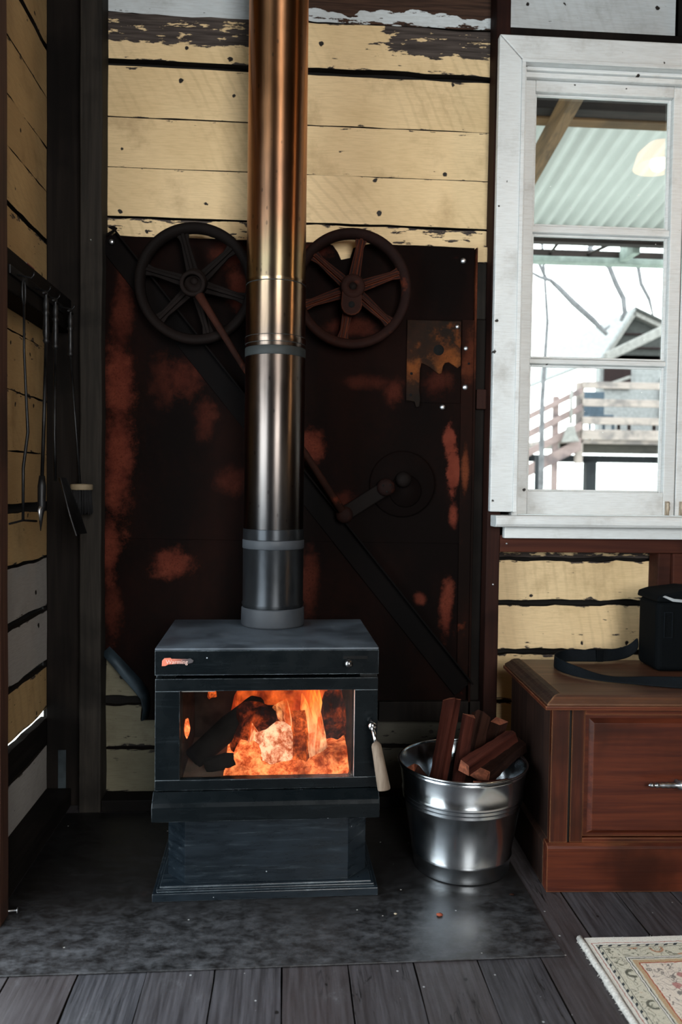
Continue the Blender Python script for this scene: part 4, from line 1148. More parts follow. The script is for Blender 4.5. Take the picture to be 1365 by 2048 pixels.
# mitred corners: sweep the profile along the front and both sides
def moulding(path, name):
    mm = MB()
    rows = []
    for (px, py, nx, ny) in path:
        rows.append([mm.bm.verts.new((px + nx * u, py + ny * u, v)) for u, v in mp])
    for i in range(len(rows) - 1):
        for k in range(len(mp) - 1):
            mm.bm.faces.new([rows[i][k], rows[i + 1][k], rows[i + 1][k + 1], rows[i][k + 1]])
        mm.bm.faces.new([rows[i][-1], rows[i + 1][-1], rows[i + 1][0], rows[i][0]])
    mm.bm.faces.new(rows[0]); mm.bm.faces.new(rows[-1][::-1])
    return mm.build(name, CHT if name == 'top_moulding_front' else CHS, ch, 0.0008, segs=1)
moulding([(0, 0, 1, 1), (W, 0, -1, 1)], 'top_moulding_front')
moulding([(0, DP, 1, 0), (0, 0.24, 1, 0), (0, 0, 1, 1)], 'top_moulding_side')
moulding([(W, DP, -1, 0), (W, 0, -1, 1)], 'top_moulding_side')
MB().box(0.0425, W - 0.0425, 0.0425, DP, 0.5362, 0.5560).build('top_board', CHT, ch, 0.001)

# ================================================================== CAMERA BAG
NYL = plain('black_nylon', (0.0028, 0.0040, 0.0050), 0.8, spec=0.06, scale=220, var=0.25)
WEB = plain('black_webbing', (0.0040, 0.0065, 0.0090), 0.75, spec=0.10, scale=260, var=0.3)
SILV = plain('silver_lining', (0.33, 0.36, 0.38), 0.5)
bagt = thing('camera_bag', 'black padded shoulder bag with a long strap standing on the chest', 'bag', (1.190, -0.385, 0.5568), (0, 0, radians(-2)))
MB().box(0.0, 0.25, 0.0, 0.155, 0.0005, 0.228).build('bag_body', NYL, bagt, 0.018, segs=4)
MB().prism([(-0.004, 0.226), (0.0, 0.246), (0.03, 0.256), (0.12, 0.268), (0.22, 0.262), (0.25, 0.246), (0.254, 0.226)], -0.004, 0.16).build('bag_lid', NYL, bagt, 0.006, segs=3)
MB().prism([(0.012, 0.244), (0.02, 0.248), (0.05, 0.238), (0.09, 0.235), (0.2, 0.236), (0.2, 0.226), (0.09, 0.225), (0.045, 0.229)], -0.0075, -0.0035).build('reflective_trim', SILV, bagt, 0.001)
pp = MB()
for (a0, a1, b0, b1) in ((0.020, 0.024, 0.110, 0.195), (0.046, 0.050, 0.110, 0.195), (0.024, 0.046, 0.110, 0.114), (0.024, 0.046, 0.191, 0.195)):
    pp.box(a0, a1, -0.0028, 0.0005, b0, b1)
pp.build('stitched_tab', WEB, bagt, 0.0008)
# strap: a ribbon given by its lower and upper edge, world coordinates -> child of the bag
stp = [((1.200, -0.235, 0.600), (1.197, -0.232, 0.642)), ((1.185, -0.225, 0.575), (1.180, -0.222, 0.615)), ((1.155, -0.225, 0.562), (1.150, -0.222, 0.601)),
       ((1.110, -0.240, 0.5585), (1.107, -0.235, 0.598)), ((1.06, -0.250, 0.5585), (1.056, -0.243, 0.598)), ((1.01, -0.250, 0.5585), (1.006, -0.243, 0.598)),
       ((0.965, -0.245, 0.5585), (0.962, -0.240, 0.598)), ((0.925, -0.250, 0.5585), (0.925, -0.250, 0.598)), ((0.893, -0.275, 0.5585), (0.893, -0.285, 0.597)),
       ((0.875, -0.315, 0.5585), (0.872, -0.325, 0.597)), ((0.868, -0.365, 0.5585), (0.872, -0.368, 0.596)), ((0.880, -0.420, 0.5585), (0.890, -0.415, 0.592)),
       ((0.910, -0.468, 0.5585), (0.925, -0.455, 0.583)), ((0.950, -0.505, 0.5590), (0.962, -0.482, 0.572)), ((1.000, -0.530, 0.5590), (1.010, -0.500, 0.568)),
       ((1.050, -0.552, 0.5592), (1.062, -0.525, 0.576)), ((1.105, -0.580, 0.5592), (1.118, -0.556, 0.584)), ((1.165, -0.605, 0.5592), (1.175, -0.585, 0.589)), ((1.24, -0.622, 0.5592), (1.248, -0.605, 0.592)), ((1.33, -0.622, 0.5592), (1.335, -0.606, 0.592)), ((1.42, -0.58, 0.5592), (1.42, -0.566, 0.592)), ((1.452, -0.45, 0.57), (1.447, -0.44, 0.605)), ((1.452, -0.34, 0.60), (1.449, -0.34, 0.64))]
inv = (Matrix.Translation((1.190, -0.385, 0.5568)) @ Matrix.Rotation(radians(-2), 4, 'Z')).inverted()
sm = MB()
rows = []
for i, (a, b) in enumerate(stp):
    rows.append([sm.bm.verts.new(inv @ (Vector(a) * (1 - k / 2) + Vector(b) * (k / 2) + Vector((0, 0, 0.0022)))) for k in range(3)])
for i in range(len(rows) - 1):
    for k in range(2):
        sm.bm.faces.new([rows[i][k], rows[i + 1][k], rows[i + 1][k + 1], rows[i][k + 1]])
so_ = sm.build('strap', WEB, bagt, smooth=True)
ss = so_.modifiers.new('smooth', 'SUBSURF'); ss.levels = 2; ss.render_levels = 2
sl = so_.modifiers.new('thickness', 'SOLIDIFY'); sl.thickness = 0.0022
sd = MB().box(1.045, 1.070, -0.256, -0.238, 0.5605, 0.602)
sd.build('strap_slider', NYL, bagt, 0.003, xf=inv)

# ================================================================== RUG
m, nt, b = new_mat('rug_pile')
co = obj_co(nt)
sx = node(nt, 'SeparateXYZ', _0=co)
wobn = node(nt, 'TexNoise', Vector=co, Scale=90.0, Detail=2.0).outputs[0]
wob = mth(nt, 'MULTIPLY', mth(nt, 'SUBTRACT', wobn, 0.5), 0.006)
U = mth(nt, 'ADD', sx.outputs[0], wob)
V = mth(nt, 'ADD', mth(nt, 'MULTIPLY', sx.outputs[1], -1.0), wob)
e = mth(nt, 'MINIMUM', U, V)
cr = nt.nodes.new('ShaderNodeValToRGB')
nt.links.new(mth(nt, 'MULTIPLY', e, 5.0, True), cr.inputs[0])
cr.color_ramp.interpolation = 'CONSTANT'
IV_ = (0.70, 0.68, 0.62); SG = (0.57, 0.545, 0.44); NV = (0.045, 0.055, 0.060); PK = (0.40, 0.17, 0.13); TN = (0.47, 0.33, 0.20); CRM = (0.70, 0.62, 0.53)
bands = [(0.0, IV_), (0.0285, PK), (0.0305, IV_), (0.0375, NV), (0.0390, SG), (0.0475, NV), (0.0490, SG), (0.0885, NV), (0.0900, IV_), (0.0945, NV), (0.0965, SG), (0.1020, TN), (0.1120, (0.36, 0.09, 0.05)), (0.1150, CRM)]
el = cr.color_ramp.elements
while len(el) < len(bands):
    el.new(0.9)
for ee, (p, cc) in zip(el, bands):
    ee.position = p * 5
    ee.color = (*cc, 1)
col = cr.outputs[0]
# dashes along the guard stripe, ovals and sprigs in the border, flowers in the field
along = mth(nt, 'ADD', sx.outputs[0], mth(nt, 'MULTIPLY', sx.outputs[1], -1.0))
dash = mth(nt, 'GREATER_THAN', mth(nt, 'FRACT', mth(nt, 'MULTIPLY', along, 42.0)), 0.62)
inb = mth(nt, 'MULTIPLY', mth(nt, 'GREATER_THAN', e, 0.039), mth(nt, 'LESS_THAN', e, 0.0455))
col = mix(nt, mth(nt, 'MULTIPLY', dash, inb), col, (*NV, 1))
inb2 = mth(nt, 'MULTIPLY', mth(nt, 'GREATER_THAN', e, 0.052), mth(nt, 'LESS_THAN', e, 0.086))
vo = node(nt, 'TexVoronoi', Vector=co, Scale=17.0, Randomness=0.55)
rg = ramp(nt, mth(nt, 'ABSOLUTE', mth(nt, 'SUBTRACT', vo.outputs['Distance'], 0.26)), 0.03, 0.07, 1.0, 0.0)
rc = mix(nt, mth(nt, 'GREATER_THAN', node(nt, 'SeparateColor', _0=vo.outputs['Color']).outputs[0], 0.5), (0.42, 0.19, 0.10, 1), (0.07, 0.075, 0.06, 1))
col = mix(nt, mth(nt, 'MULTIPLY', mth(nt, 'MULTIPLY', rg, inb2), 0.85), col, rc)
vein = node(nt, 'TexNoise', Vector=co, Scale=34.0, Detail=1.5, Distortion=1.4).outputs[0]
vn = ramp(nt, mth(nt, 'ABSOLUTE', mth(nt, 'SUBTRACT', vein, 0.5)), 0.010, 0.028, 1.0, 0.0)
col = mix(nt, mth(nt, 'MULTIPLY', mth(nt, 'MULTIPLY', vn, inb2), 0.8), col, (0.09, 0.095, 0.07, 1))
fld = mth(nt, 'GREATER_THAN', e, 0.119)
col = mix(nt, mth(nt, 'MULTIPLY', mth(nt, 'MULTIPLY', vn, fld), 0.8), col, (0.11, 0.10, 0.10, 1))
vf = node(nt, 'TexVoronoi', Vector=co, Scale=26.0)
gf = mth(nt, 'GREATER_THAN', node(nt, 'SeparateColor', _0=vf.outputs['Color']).outputs[1], 0.55)
fm = mth(nt, 'MULTIPLY', gf, ramp(nt, mth(nt, 'ADD', vf.outputs['Distance'], mth(nt, 'MULTIPLY', wobn, 0.3)), 0.40, 0.48, 1, 0))
flc = mix(nt, node(nt, 'SeparateColor', _0=vf.outputs['Color']).outputs[2], (0.38, 0.10, 0.11, 1), (0.50, 0.30, 0.22, 1))
col = mix(nt, mth(nt, 'MULTIPLY', mth(nt, 'MULTIPLY', fm, fld), 0.8), col, flc)
pile = noise(nt, co, 420, 2, 0.5)
col = mix(nt, ramp(nt, pile, 0.3, 0.7, 0, 0.35), col, mix(nt, 0.6, col, (0.05, 0.045, 0.04, 1)))
setb(nt, b, Base_Color=col, Roughness=0.95, Specular_IOR_Level=0.05)
bump(nt, b, pile, 0.7, 0.003)
RUGM = m
rg_ = thing('rug', 'cream patterned rug with dark and red border lines on the floorboards', 'rug', (0.742, -0.917, 0.0005))
rm = MB()
NX, NY = 60, 60
gv = []
for j in range(NY + 1):
    row = []
    for i in range(NX + 1):
        x = 0.020 + 1.30 * (i / NX) ** 1.3
        y = -0.006 - 1.70 * (j / NY) ** 1.3
        z = 0.0085 + 0.0012 * mnoise.noise(Vector((x * 9, y * 9, 0)))
        row.append(rm.bm.verts.new((x, y, z)))
    gv.append(row)
for j in range(NY):
    for i in range(NX):
        rm.bm.faces.new([gv[j][i], gv[j][i + 1], gv[j + 1][i + 1], gv[j + 1][i]])
bord = [gv[0][i] for i in range(NX + 1)] + [gv[j][NX] for j in range(1, NY + 1)] + [gv[NY][i] for i in range(NX - 1, -1, -1)] + [gv[j][0] for j in range(NY - 1, 0, -1)]
low = [rm.bm.verts.new((v.co.x, v.co.y, 0.0005)) for v in bord]
for k in range(len(bord)):
    rm.bm.faces.new([bord[k], bord[(k + 1) % len(bord)], low[(k + 1) % len(low)], low[k]])
rm.build('pile', RUGM, rg_)
WOOL = plain('ivory_wool_edge', (0.60, 0.59, 0.55), 0.95, spec=0.05, scale=160, var=0.2)
ed = MB()
N = 46
ed.tube([(0.009 + 0.0022 * mnoise.noise(Vector((i * .9, 0, 2))), -0.004 - 1.68 * i / N, 0.0065) for i in range(N + 1)], [0.0085 + 0.0015 * mnoise.noise(Vector((i * 1.7, 5, 2))) for i in range(N + 1)], 8)
ed.build('bound_edge', WOOL, rg_)
random.seed(9)
fz = MB()
for i in range(230):                                         # short wool fibres fraying out of the edge
    y = -0.01 - 0.75 * i / 230
    L_ = random.uniform(0.004, 0.010)
    fz.tube([(0.006, y, 0.006), (0.006 - L_, y + random.uniform(-.004, .004), random.uniform(0.001, 0.008))], [0.0009, 0.0004], 4)
for i in range(120):
    x = 0.01 + 0.5 * i / 120
    L_ = random.uniform(0.003, 0.007)
    fz.tube([(x, -0.008, 0.006), (x + random.uniform(-.003, .003), -0.006 + L_, random.uniform(0.001, 0.008))], [0.0009, 0.0004], 4)
fo = fz.build('fringe', WOOL, rg_)
fo['kind'] = 'stuff'

# ================================================================== FIRE TOOLS
WIRE = metal_mat('black_iron_wire', (0.035, 0.036, 0.038), 0.45, 0.3, metallic=0.8)
TXX = -0.712
t = thing('toasting_fork', 'thin wire toasting fork with a looped top, hung nearest on the left wall', 'fire tool', (TXX - 0.014, -0.595, 1.70), group='fire irons on the left wall')
lp = [(0, 0.013 * sin(a) * (1.0), -0.004 - 0.035 + 0.035 * cos(a)) for a in [2 * pi * i / 20 for i in range(21)]]
MB().tube([(0, y, z) for (x, y, z) in lp], 0.0028, 8).build('loop', WIRE, t)
MB().tube([(0, 0.002, -0.072), (0.002, -0.004, -0.20), (0.0, 0.02, -0.33), (0.003, 0.024, -0.42), (0.0, -0.006, -0.52), (0.0, -0.008, -0.665)], [0.0035, 0.0035, 0.004, 0.0045, 0.0045, 0.004], 8).build('stem', WIRE, t)
MB().tube([(0, -0.115, -0.668), (0, -0.008, -0.664), (0, 0.11, -0.672)], 0.003, 8).build('crosspiece', WIRE, t)

def tool(name, label, loc, gripped=True):
    t = thing(name, label, 'fire tool', loc, group='fire irons on the left wall')
    MB().tube([(0, -0.026, 0.0), (0, -0.010, 0.004), (0, 0.010, 0.004), (0, 0.026, 0.0)], [0.003, 0.0045, 0.0045, 0.003], 10).build('crossbar', WIRE, t)
    MB().lathe([(0.0, 0.012), (0.006, 0.010), (0.007, 0.004), (0.004, -0.004), (0.007, -0.014), (0.009, -0.03), (0.007, -0.045), (0.011, -0.052), (0.007, -0.060), (0.009, -0.085), (0.010, -0.11), (0.007, -0.128), (0.010, -0.134), (0.006, -0.142), (0.0, -0.144)], 16).build('grip', WIRE, t)
    return t
t = tool('poker', 'black iron poker with a spear tip, second of the irons from the left', (TXX, -0.44, 1.690))
MB().tube([(0, 0, -0.14), (0, -0.018, -0.34), (0.0, -0.04, -0.545)], 0.0052, 10).build('stem', WIRE, t)
MB().tube([(0, -0.04, -0.53), (0, -0.041, -0.56), (0, -0.043, -0.62), (0, -0.05, -0.65), (0, -0.052, -0.69)], [0.008, 0.012, 0.011, 0.006, 0.001], 10).build('spear_tip', WIRE, t)
MB().tube([(0, -0.041, -0.615), (0.0, -0.065, -0.630), (0, -0.060, -0.66)], [0.006, 0.005, 0.001], 8).build('barb', GALV, t)
t = tool('fire_shovel', 'black iron fire shovel hanging against the dark corner post', (TXX, -0.345, 1.690))
MB().tube([(0, 0, -0.14), (0, -0.010, -0.40), (0.004, -0.015, -0.545)], 0.0048, 10).build('stem', WIRE, t)
bl = MB()
rows = []
for i in range(7):
    u = i / 6
    wd_ = 0.032 + 0.030 * min(1, u * 1.6)
    c0 = Vector((0.012 + 0.050 * u, -0.015 + 0.020 * u, -0.535 - 0.175 * u))
    rows.append([bl.bm.verts.new(c0 + Vector((0.015 * abs(k) ** 2, k * wd_, 0.0))) for k in (-1, -0.92, 0.0, 0.92, 1)])
for i in range(6):
    for k in range(4):
        bl.bm.faces.new([rows[i][k], rows[i + 1][k], rows[i + 1][k + 1], rows[i][k + 1]])
bo = bl.build('blade', WIRE, t)
so = bo.modifiers.new('thickness', 'SOLIDIFY'); so.thickness = 0.003
t = tool('hearth_brush', 'hearth brush with a pale band round its black bristles, farthest of the irons', (TXX + 0.006, -0.20, 1.690))
MB().tube([(0, 0, -0.14), (0.012, 0.03, -0.40), (0.020, 0.045, -0.56)], 0.0046, 10).build('stem', WIRE, t)
PALEB = plain('pale_brush_band', (0.24, 0.19, 0.12), 0.7)
MB().lathe([(0.0, -0.553), (0.034, -0.555), (0.036, -0.558), (0.036, -0.572), (0.034, -0.574), (0.0, -0.574)], 28, 'z', (0.024, 0.05, 0)).build('band', PALEB, t)
random.seed(3)
bs = MB()
for i in range(150):
    a = random.uniform(0, 2 * pi); r = 0.031 * math.sqrt(random.random())
    x, y = 0.024 + r * cos(a), 0.05 + r * sin(a)
    k = 1.25
    bs.tube([(x, y, -0.57), (0.024 + r * cos(a) * k, 0.05 + r * sin(a) * k, -0.645 - random.uniform(0, 0.012))], [0.003, 0.002], 5)
bso = bs.build('bristles', plain('black_bristle', (0.008, 0.008, 0.009), 0.8), t)
bso['kind'] = 'stuff'
# rail with hooks that the irons hang from
t = thing('tool_rail', 'black iron rail on the beam that the fire irons hang from', 'rail', (-0.748, -0.5, 1.71))
MB().box(0.0, 0.005, -0.15, 0.36, -0.012, 0.012).build('strip', WIRE, t, 0.001)
for y, x1 in ((-0.095, 0.037), (0.06, 0.036), (0.155, 0.036), (0.30, 0.042)):
    MB().tube([(0.004, y, -0.002), (x1 + 0.006, y, -0.010), (x1 + 0.012, y, -0.002), (x1 + 0.012, y, 0.006)], 0.0028, 8).build('hook', WIRE, t)

# small red and white matchbox on the beam
t = thing('matchbox', 'small white and dark red box lying on the beam above the fire irons', 'box', (-0.79, -0.43, 1.7682))
MB().box(-0.022, 0.022, 0.0, 0.062, 0.0, 0.016).build('sleeve', plain('matchbox_red', (0.16, 0.03, 0.035), 0.6), t, 0.0008)
MB().box(-0.0205, 0.0205, -0.012, 0.0, 0.001, 0.0152).build('tray', plain('matchbox_white', (0.75, 0.76, 0.75), 0.6), t, 0.0008)

# nail and wood chips on the hearth
t = thing('nail', 'bright galvanised nail lying on the hearth at the left edge', 'nail', (-0.700, -0.735, 0.0120), (0, 0, radians(6)))
MB().tube([(-0.07, 0, 0.0), (0.0, 0, 0.0)], 0.003, 10).build('shank', GALV, t)
MB().lathe([(0.0, 0.0), (0.0075, 0.0), (0.0075, 0.002), (0.0, 0.002)], 14, 'x').build('head', GALV, t)
def chip(label, loc, r, m, seed):
    o = lump('wood_chip', m, None, (0, 0, 0), r, seed, 1, 0.3)
    o.location = loc
    return tag(o, label, 'wood chip', 'wood chips on the hearth')
chip('small red wood chip on the hearth in front of the bucket', (0.417, -0.796, 0.0075), (0.010, 0.007, 0.0035), plain('red_chip', (0.30, 0.07, 0.035), 0.8), 1.0)
chip('dark wood chip on the hearth right of the bucket', (0.640, -0.70, 0.0070), (0.009, 0.006, 0.003), LOGD, 2.0)
chip('tiny pale chip on the hearth left of the red one', (0.30, -0.785, 0.0065), (0.005, 0.003, 0.0025), plain('pale_chip', (0.42, 0.36, 0.26), 0.8), 3.0)

# ================================================================== OUTSIDE THE WINDOW
GRD = plain('outdoor_ground', (0.62, 0.64, 0.58), 0.95, var=0.12, scale=2)
structure(MB().box(-30, 45, 0.3, 60, -0.9, -0.8).build('outdoor_ground', GRD))
structure(MB().box(-20, -1.2, -8, 0.3, -0.9, -0.8).build('outdoor_ground', GRD))
VR = thing('verandah_roof', 'corrugated iron verandah roof over dark beams seen through the top window panes', 'roof')
TIN = plain('pale_corrugated_tin', (0.47, 0.49, 0.475), 0.6, spec=0.3, var=0.05, scale=3)
rf = MB()
SL = -0.174
NXc = 330
r0, r1 = [], []
for i in range(NXc + 1):
    x = -1.5 + 6.6 * i / NXc
    zc = 0.016 * sin(2 * pi * x / 0.10)
    r0.append(rf.bm.verts.new((x, 0.12, 3.570 + zc)))
    r1.append(rf.bm.verts.new((x, 3.25, 3.570 + SL * 3.13 + zc)))
for i in range(NXc):
    f = rf.bm.faces.new([r0[i], r0[i + 1], r1[i + 1], r1[i]])
    f.smooth = True
ro = rf.build('roof_sheet', TIN, VR)
so = ro.modifiers.new('thickness', 'SOLIDIFY'); so.thickness = 0.002
RAFT = timber('verandah_rafter', (0.15, 0.088, 0.040), (0.085, 0.050, 0.024), axis='y')
VBEAM = timber('verandah_beam', (0.022, 0.014, 0.011), (0.013, 0.009, 0.008), axis='x')
VTAN = timber('verandah_batten', (0.15, 0.085, 0.036), (0.10, 0.056, 0.024), axis='x')
def slope_box(name, m, x0, x1, y0, y1, dz0, dz1, skew=0.0):
    q = MB().box(0, 1, 0, 1, 0, 1)
    for v in q.bm.verts:
        y = y0 + (y1 - y0) * v.co.y
        v.co = Vector((x0 + (x1 - x0) * v.co.x + skew * (y - y0), y, 3.570 + SL * (y - 0.12) + dz0 + (dz1 - dz0) * v.co.z))
    return q.build(name, m, VR, 0.004)
for x in (1.44, 2.85, 4.26, 0.03):
    slope_box('rafter', RAFT, x, x + 0.065, 0.15, 3.04, -0.235, -0.105)
for (y, m, a, b_) in ((1.52, VBEAM, -0.100, -0.026), (1.592, VTAN, -0.110, -0.026)):
    slope_box('purlin', m, -1.4, 5.0, y, y + 0.07, a, b_)
MB().box(-1.4, 5.0, 3.05, 3.13, 2.975, 3.085).build('beam', VBEAM, VR, 0.004)
MB().box(-1.4, 5.0, 3.42, 3.48, 2.975, 3.030).build('beam', VBEAM, VR, 0.004)
GUT = plain('pale_green_gutter', (0.24, 0.29, 0.26), 0.6)
MB().box(-1.4, 5.0, 3.40, 3.50, 2.925, 2.975).build('gutter', GUT, VR, 0.01)
for x in (-1.2, 4.8):
    MB().box(x, x + 0.1, 3.03, 3.13, -0.82, 2.975).build('post', VBEAM, VR, 0.004)
for x in (2.02, 2.42):
    MB().tube([(x, 3.10, 2.985), (x + (0.05 if x < 2.2 else -0.05), 3.44, 3.0)], 0.012, 6).build('tie', VBEAM, VR)
MB().box(2.62, 2.68, 3.15, 3.40, 2.94, 3.06).build('bracket', GUT, VR, 0.004)

# neighbouring house with a raised deck
DECKT = timber('sun_bleached_timber', (0.34, 0.29, 0.26), (0.26, 0.22, 0.20), axis='x')
DECKP = timber('pink_weathered_timber', (0.26, 0.195, 0.185), (0.21, 0.155, 0.145), axis='x')
DKST = timber('dark_deck_post', (0.018, 0.022, 0.026), (0.012, 0.014, 0.016))
UNDER = timber('deck_joist', (0.05, 0.045, 0.035), (0.03, 0.028, 0.024), axis='x')
hs_ = thing('neighbour_house', 'neighbouring timber house with a pale gable seen through the lower window panes', 'house', (0, 0, 0))
HW = plain('house_wall_white', (0.30, 0.31, 0.31), 0.8)
HDARK = plain('house_dark_boards', (0.016, 0.006, 0.006), 0.8)
HROOF = plain('house_roof_grey', (0.050, 0.053, 0.050), 0.8)
WHT = plain('bargeboard_white', (0.27, 0.265, 0.25), 0.7)
def hb(name, m, x0, x1, y0, y1, z0, z1, par=hs_):
    return MB().box(x0, x1, y0, y1, z0, z1).build(name, m, par, 0.01)
hb('wall', HW, 5.50, 8.6, 11.0, 11.2, 1.75, 3.5)
hb('wall_boards', HDARK, 5.57, 6.05, 10.93, 10.99, 2.88, 3.24)
hb('door', HDARK, 6.6, 7.3, 10.93, 10.99, 1.8, 3.1)
MB().prism([(5.52, 3.40), (6.02, 4.16), (8.1, 3.30)], 11.0, 11.15).build('gable', HROOF, hs_, 0.005)
bar(MB(), (5.49, 3.36), (6.04, 4.21), 0.10, 10.85, 10.95).build('bargeboard', WHT, hs_, 0.005)
bar(MB(), (6.04, 4.21), (8.3, 3.24), 0.08, 10.85, 10.95).build('bargeboard', WHT, hs_, 0.005)
bar(MB(), (5.46, 3.39), (6.04, 4.28), 0.05, 10.8, 15.0).build('roof_plane', HW, hs_, 0.005)
bar(MB(), (6.03, 4.28), (8.35, 3.29), 0.05, 10.8, 15.0).build('roof_plane', HROOF, hs_, 0.005)
for q_ in (3.60, 3.84):
    hb('gable_batten', HDARK, 5.80, 7.0, 10.94, 10.99, q_, q_ + 0.03)
bar(MB(), (5.12, 3.24), (6.3, 3.82), 0.15, 9.75, 9.83).build('awning_edge', WHT, hs_, 0.02)
bar(MB(), (5.14, 2.79), (5.55, 2.94), 0.05, 9.8, 9.86).build('awning_stay', WHT, hs_, 0.01)

dk = thing('deck', 'raised timber deck with horizontal rails in front of the neighbouring house', 'deck')
def db(name, m, x0, x1, y0, y1, z0, z1):
    return MB().box(x0, x1, y0, y1, z0, z1).build(name, m, dk, 0.006)
db('deck_boards', DECKT, 3.95, 8.5, 8.95, 11.0, 1.80, 1.86)
db('fascia', UNDER, 4.15, 8.5, 9.05, 9.12, 1.66, 1.80)
db('bearer', DKST, 3.6, 8.5, 9.4, 9.5, 1.53, 1.64)
for z, th in ((2.63, 0.10), (2.36, 0.11), (2.09, 0.11), (1.86, 0.15)):
    db('rail', DECKT, 4.42, 8.5, 8.90, 8.95, z, z + th)
for x in (4.36, 5.9, 7.4):
    db('post', DECKT, x, x + 0.10, 8.95, 9.05, 1.5, 2.72)
db('ground_post', DKST, 4.62, 4.78, 9.2, 9.36, -0.82, 1.53)
db('ground_post', DKST, 7.4, 7.56, 9.2, 9.36, -0.82, 1.53)
db('ground_post', DECKP, 3.98, 4.06, 8.9, 8.98, -0.82, 2.5)
db('ground_post', DKST, 3.60, 3.66, 8.5, 8.58, -0.82, 1.6)
# rails running down along the stair
for z, dz in ((2.55, .09), (2.28, .11), (2.00, .12), (1.70, .18)):
    q = MB()
    q.prism([(3.2, z - 0.62), (4.40, z), (4.40, z + dz), (3.2, z - 0.62 + dz)], 8.86, 8.92)
    q.build('stair_rail', DECKP, dk, 0.006)
hb2 = thing('garden_spade', 'white long-handled spade leaning against the neighbouring deck', 'spade', (4.20, 8.78, 1.80))
MB().tube([(0, 0, 0.28), (0, 0, 0.78)], 0.022, 10).build('handle', WHT, hb2)
MB().prism([(-0.06, 0.24), (0.05, 0.26), (0.09, 0.10), (0.14, 0.02), (-0.14, 0.0), (-0.10, 0.12)], -0.02, 0.02).build('blade', WHT, hb2, 0.008)
# chairs and boxes on the deck, seen between the rails
CH1 = plain('deck_chair_blue', (0.07, 0.10, 0.13), 0.7)
t = thing('deck_chair', 'blue-grey folding chair on the neighbouring deck behind the rails', 'chair', (5.0, 9.8, 1.86))
MB().box(-0.2, 0.2, -0.2, 0.2, 0.40, 0.44).build('seat', CH1, t, 0.01)
MB().box(-0.2, 0.2, 0.2, 0.24, 0.44, 0.85).build('backrest', CH1, t, 0.01)
for sx_, sy_ in ((-1, -1), (1, -1), (-1, 1), (1, 1)):
    MB().box(sx_ * 0.19 - 0.018, sx_ * 0.19 + 0.018, sy_ * 0.19 - 0.018, sy_ * 0.19 + 0.018, 0, 0.40).build('leg', CH1, t)
t = thing('deck_table', 'low dark table on the neighbouring deck behind the rails', 'table', (5.75, 9.8, 1.86))
MB().box(-0.35, 0.35, -0.25, 0.25, 0.33, 0.38).build('tabletop', HDARK, t, 0.01)
for sx_, sy_ in ((-1, -1), (1, -1), (-1, 1), (1, 1)):
    MB().box(sx_ * 0.3 - 0.02, sx_ * 0.3 + 0.02, sy_ * 0.2 - 0.02, sy_ * 0.2 + 0.02, 0, 0.33).build('leg', HDARK, t)

# bare trees against the sky
BARK = plain('pale_bark', (0.17, 0.17, 0.18), 0.9, var=0.2, scale=12)
def tree(label, limbs, loc):
    t = thing('bare_tree', label, 'tree', loc, group='bare trees outside the window')
    for k, (path, rs) in enumerate(limbs):
        MB().tube([(x - loc[0], y - loc[1], z - loc[2]) for x, y, z in path], rs, 9).build('trunk' if k == 0 else 'branch', BARK, t)
tree('pale bare tree with a long branch drooping across the middle window pane',
     [([(2.83, 6.0, -0.8), (2.87, 6.0, 1.2), (2.86, 6.0, 2.1), (2.90, 6.0, 3.0), (2.86, 6.0, 3.45), (2.80, 6.05, 4.2), (2.7, 6.1, 5.2)], [0.034, 0.030, 0.026, 0.020, 0.015, 0.014, 0.01]),
      ([(2.70, 6.06, 5.0), (2.62, 6.0, 3.9), (2.68, 6.0, 3.55), (2.80, 6.0, 3.49), (2.92, 6.0, 3.46), (3.02, 6.0, 3.38), (3.20, 6.0, 3.21), (3.42, 6.0, 3.03), (3.59, 6.0, 2.87)], [0.025, 0.02, 0.018, 0.018, 0.022, 0.03, 0.034, 0.034, 0.02]),
      ([(3.55, 6.0, 2.91), (3.62, 6.0, 2.97)], [0.02, 0.008]),
      ([(2.88, 6.0, 3.46), (2.80, 6.0, 3.62), (2.72, 6.0, 3.75)], [0.02, 0.018, 0.012])], (2.83, 6.0, -0.8))
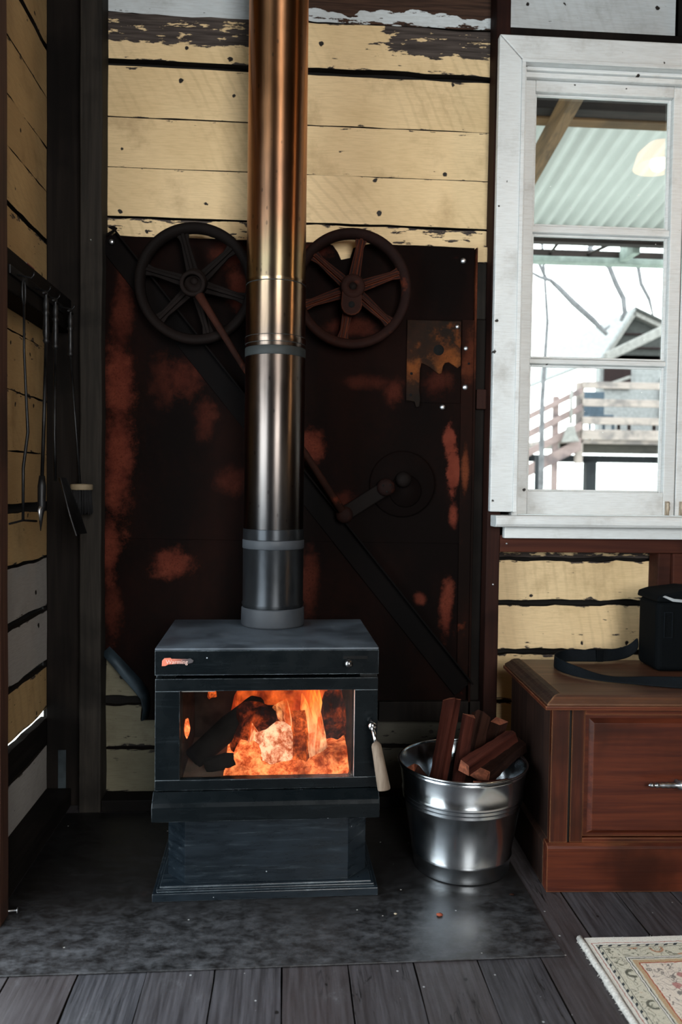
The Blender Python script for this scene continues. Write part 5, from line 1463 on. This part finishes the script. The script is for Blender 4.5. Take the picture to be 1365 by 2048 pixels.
tree('pale bare tree hanging two curved branches at the right of the middle pane',
     [([(6.3, 7.0, -0.8), (6.2, 7.0, 1.8), (5.9, 7.0, 3.6), (5.0, 6.8, 4.8), (4.0, 6.5, 5.4)], [0.10, 0.09, 0.08, 0.06, 0.03]),
      ([(4.2, 6.7, 4.9), (3.7, 6.3, 4.3), (3.40, 6.1, 3.85), (3.50, 6.0, 3.72), (3.60, 6.0, 3.62), (3.68, 6.0, 3.44), (3.77, 6.0, 3.28), (3.79, 6.0, 3.12), (3.75, 6.0, 3.03)], [0.04, 0.035, 0.03, 0.028, 0.028, 0.03, 0.03, 0.028, 0.02]),
      ([(4.25, 6.75, 4.75), (3.98, 6.2, 4.1), (3.93, 6.0, 3.65), (3.97, 6.0, 3.45), (4.07, 6.0, 3.28), (4.12, 6.0, 3.1)], [0.03, 0.025, 0.022, 0.022, 0.02, 0.01])], (6.3, 7.0, -0.8))

# ================================================================== PENDANT LAMP (out of frame, mirrored in the window glass)
t = thing('pendant_lamp', 'warm pendant lamp hanging near the right wall, mirrored in the window glass', 'lamp', (1.80, -1.05, 2.74))
ms = bpy.data.materials.new('lit_lamp_shade')
ms.use_nodes = True
nts = ms.node_tree
nts.nodes['Principled BSDF'].inputs['Base Color'].default_value = (0.8, 0.65, 0.45, 1)
nts.nodes['Principled BSDF'].inputs['Emission Color'].default_value = (1.0, 0.50, 0.24, 1)
nts.nodes['Principled BSDF'].inputs['Emission Strength'].default_value = 5.0
MB().lathe([(0.03, 0.10), (0.05, 0.095), (0.10, 0.05), (0.12, -0.02), (0.118, -0.02), (0.098, 0.048), (0.048, 0.090), (0.03, 0.094)], 40).build('shade', ms, t)
MB().tube([(0, 0, 0.10), (0, 0, 0.36)], 0.004, 8).build('cord', BLACKHOLE, t)
pl = bpy.data.lights.new('lamp_bulb', 'POINT')
pl.energy = 9
pl.color = (1.0, 0.62, 0.32)
pl.shadow_soft_size = 0.04
po = bpy.data.objects.new('lamp_bulb', pl)
COL.objects.link(po)
po.parent = t
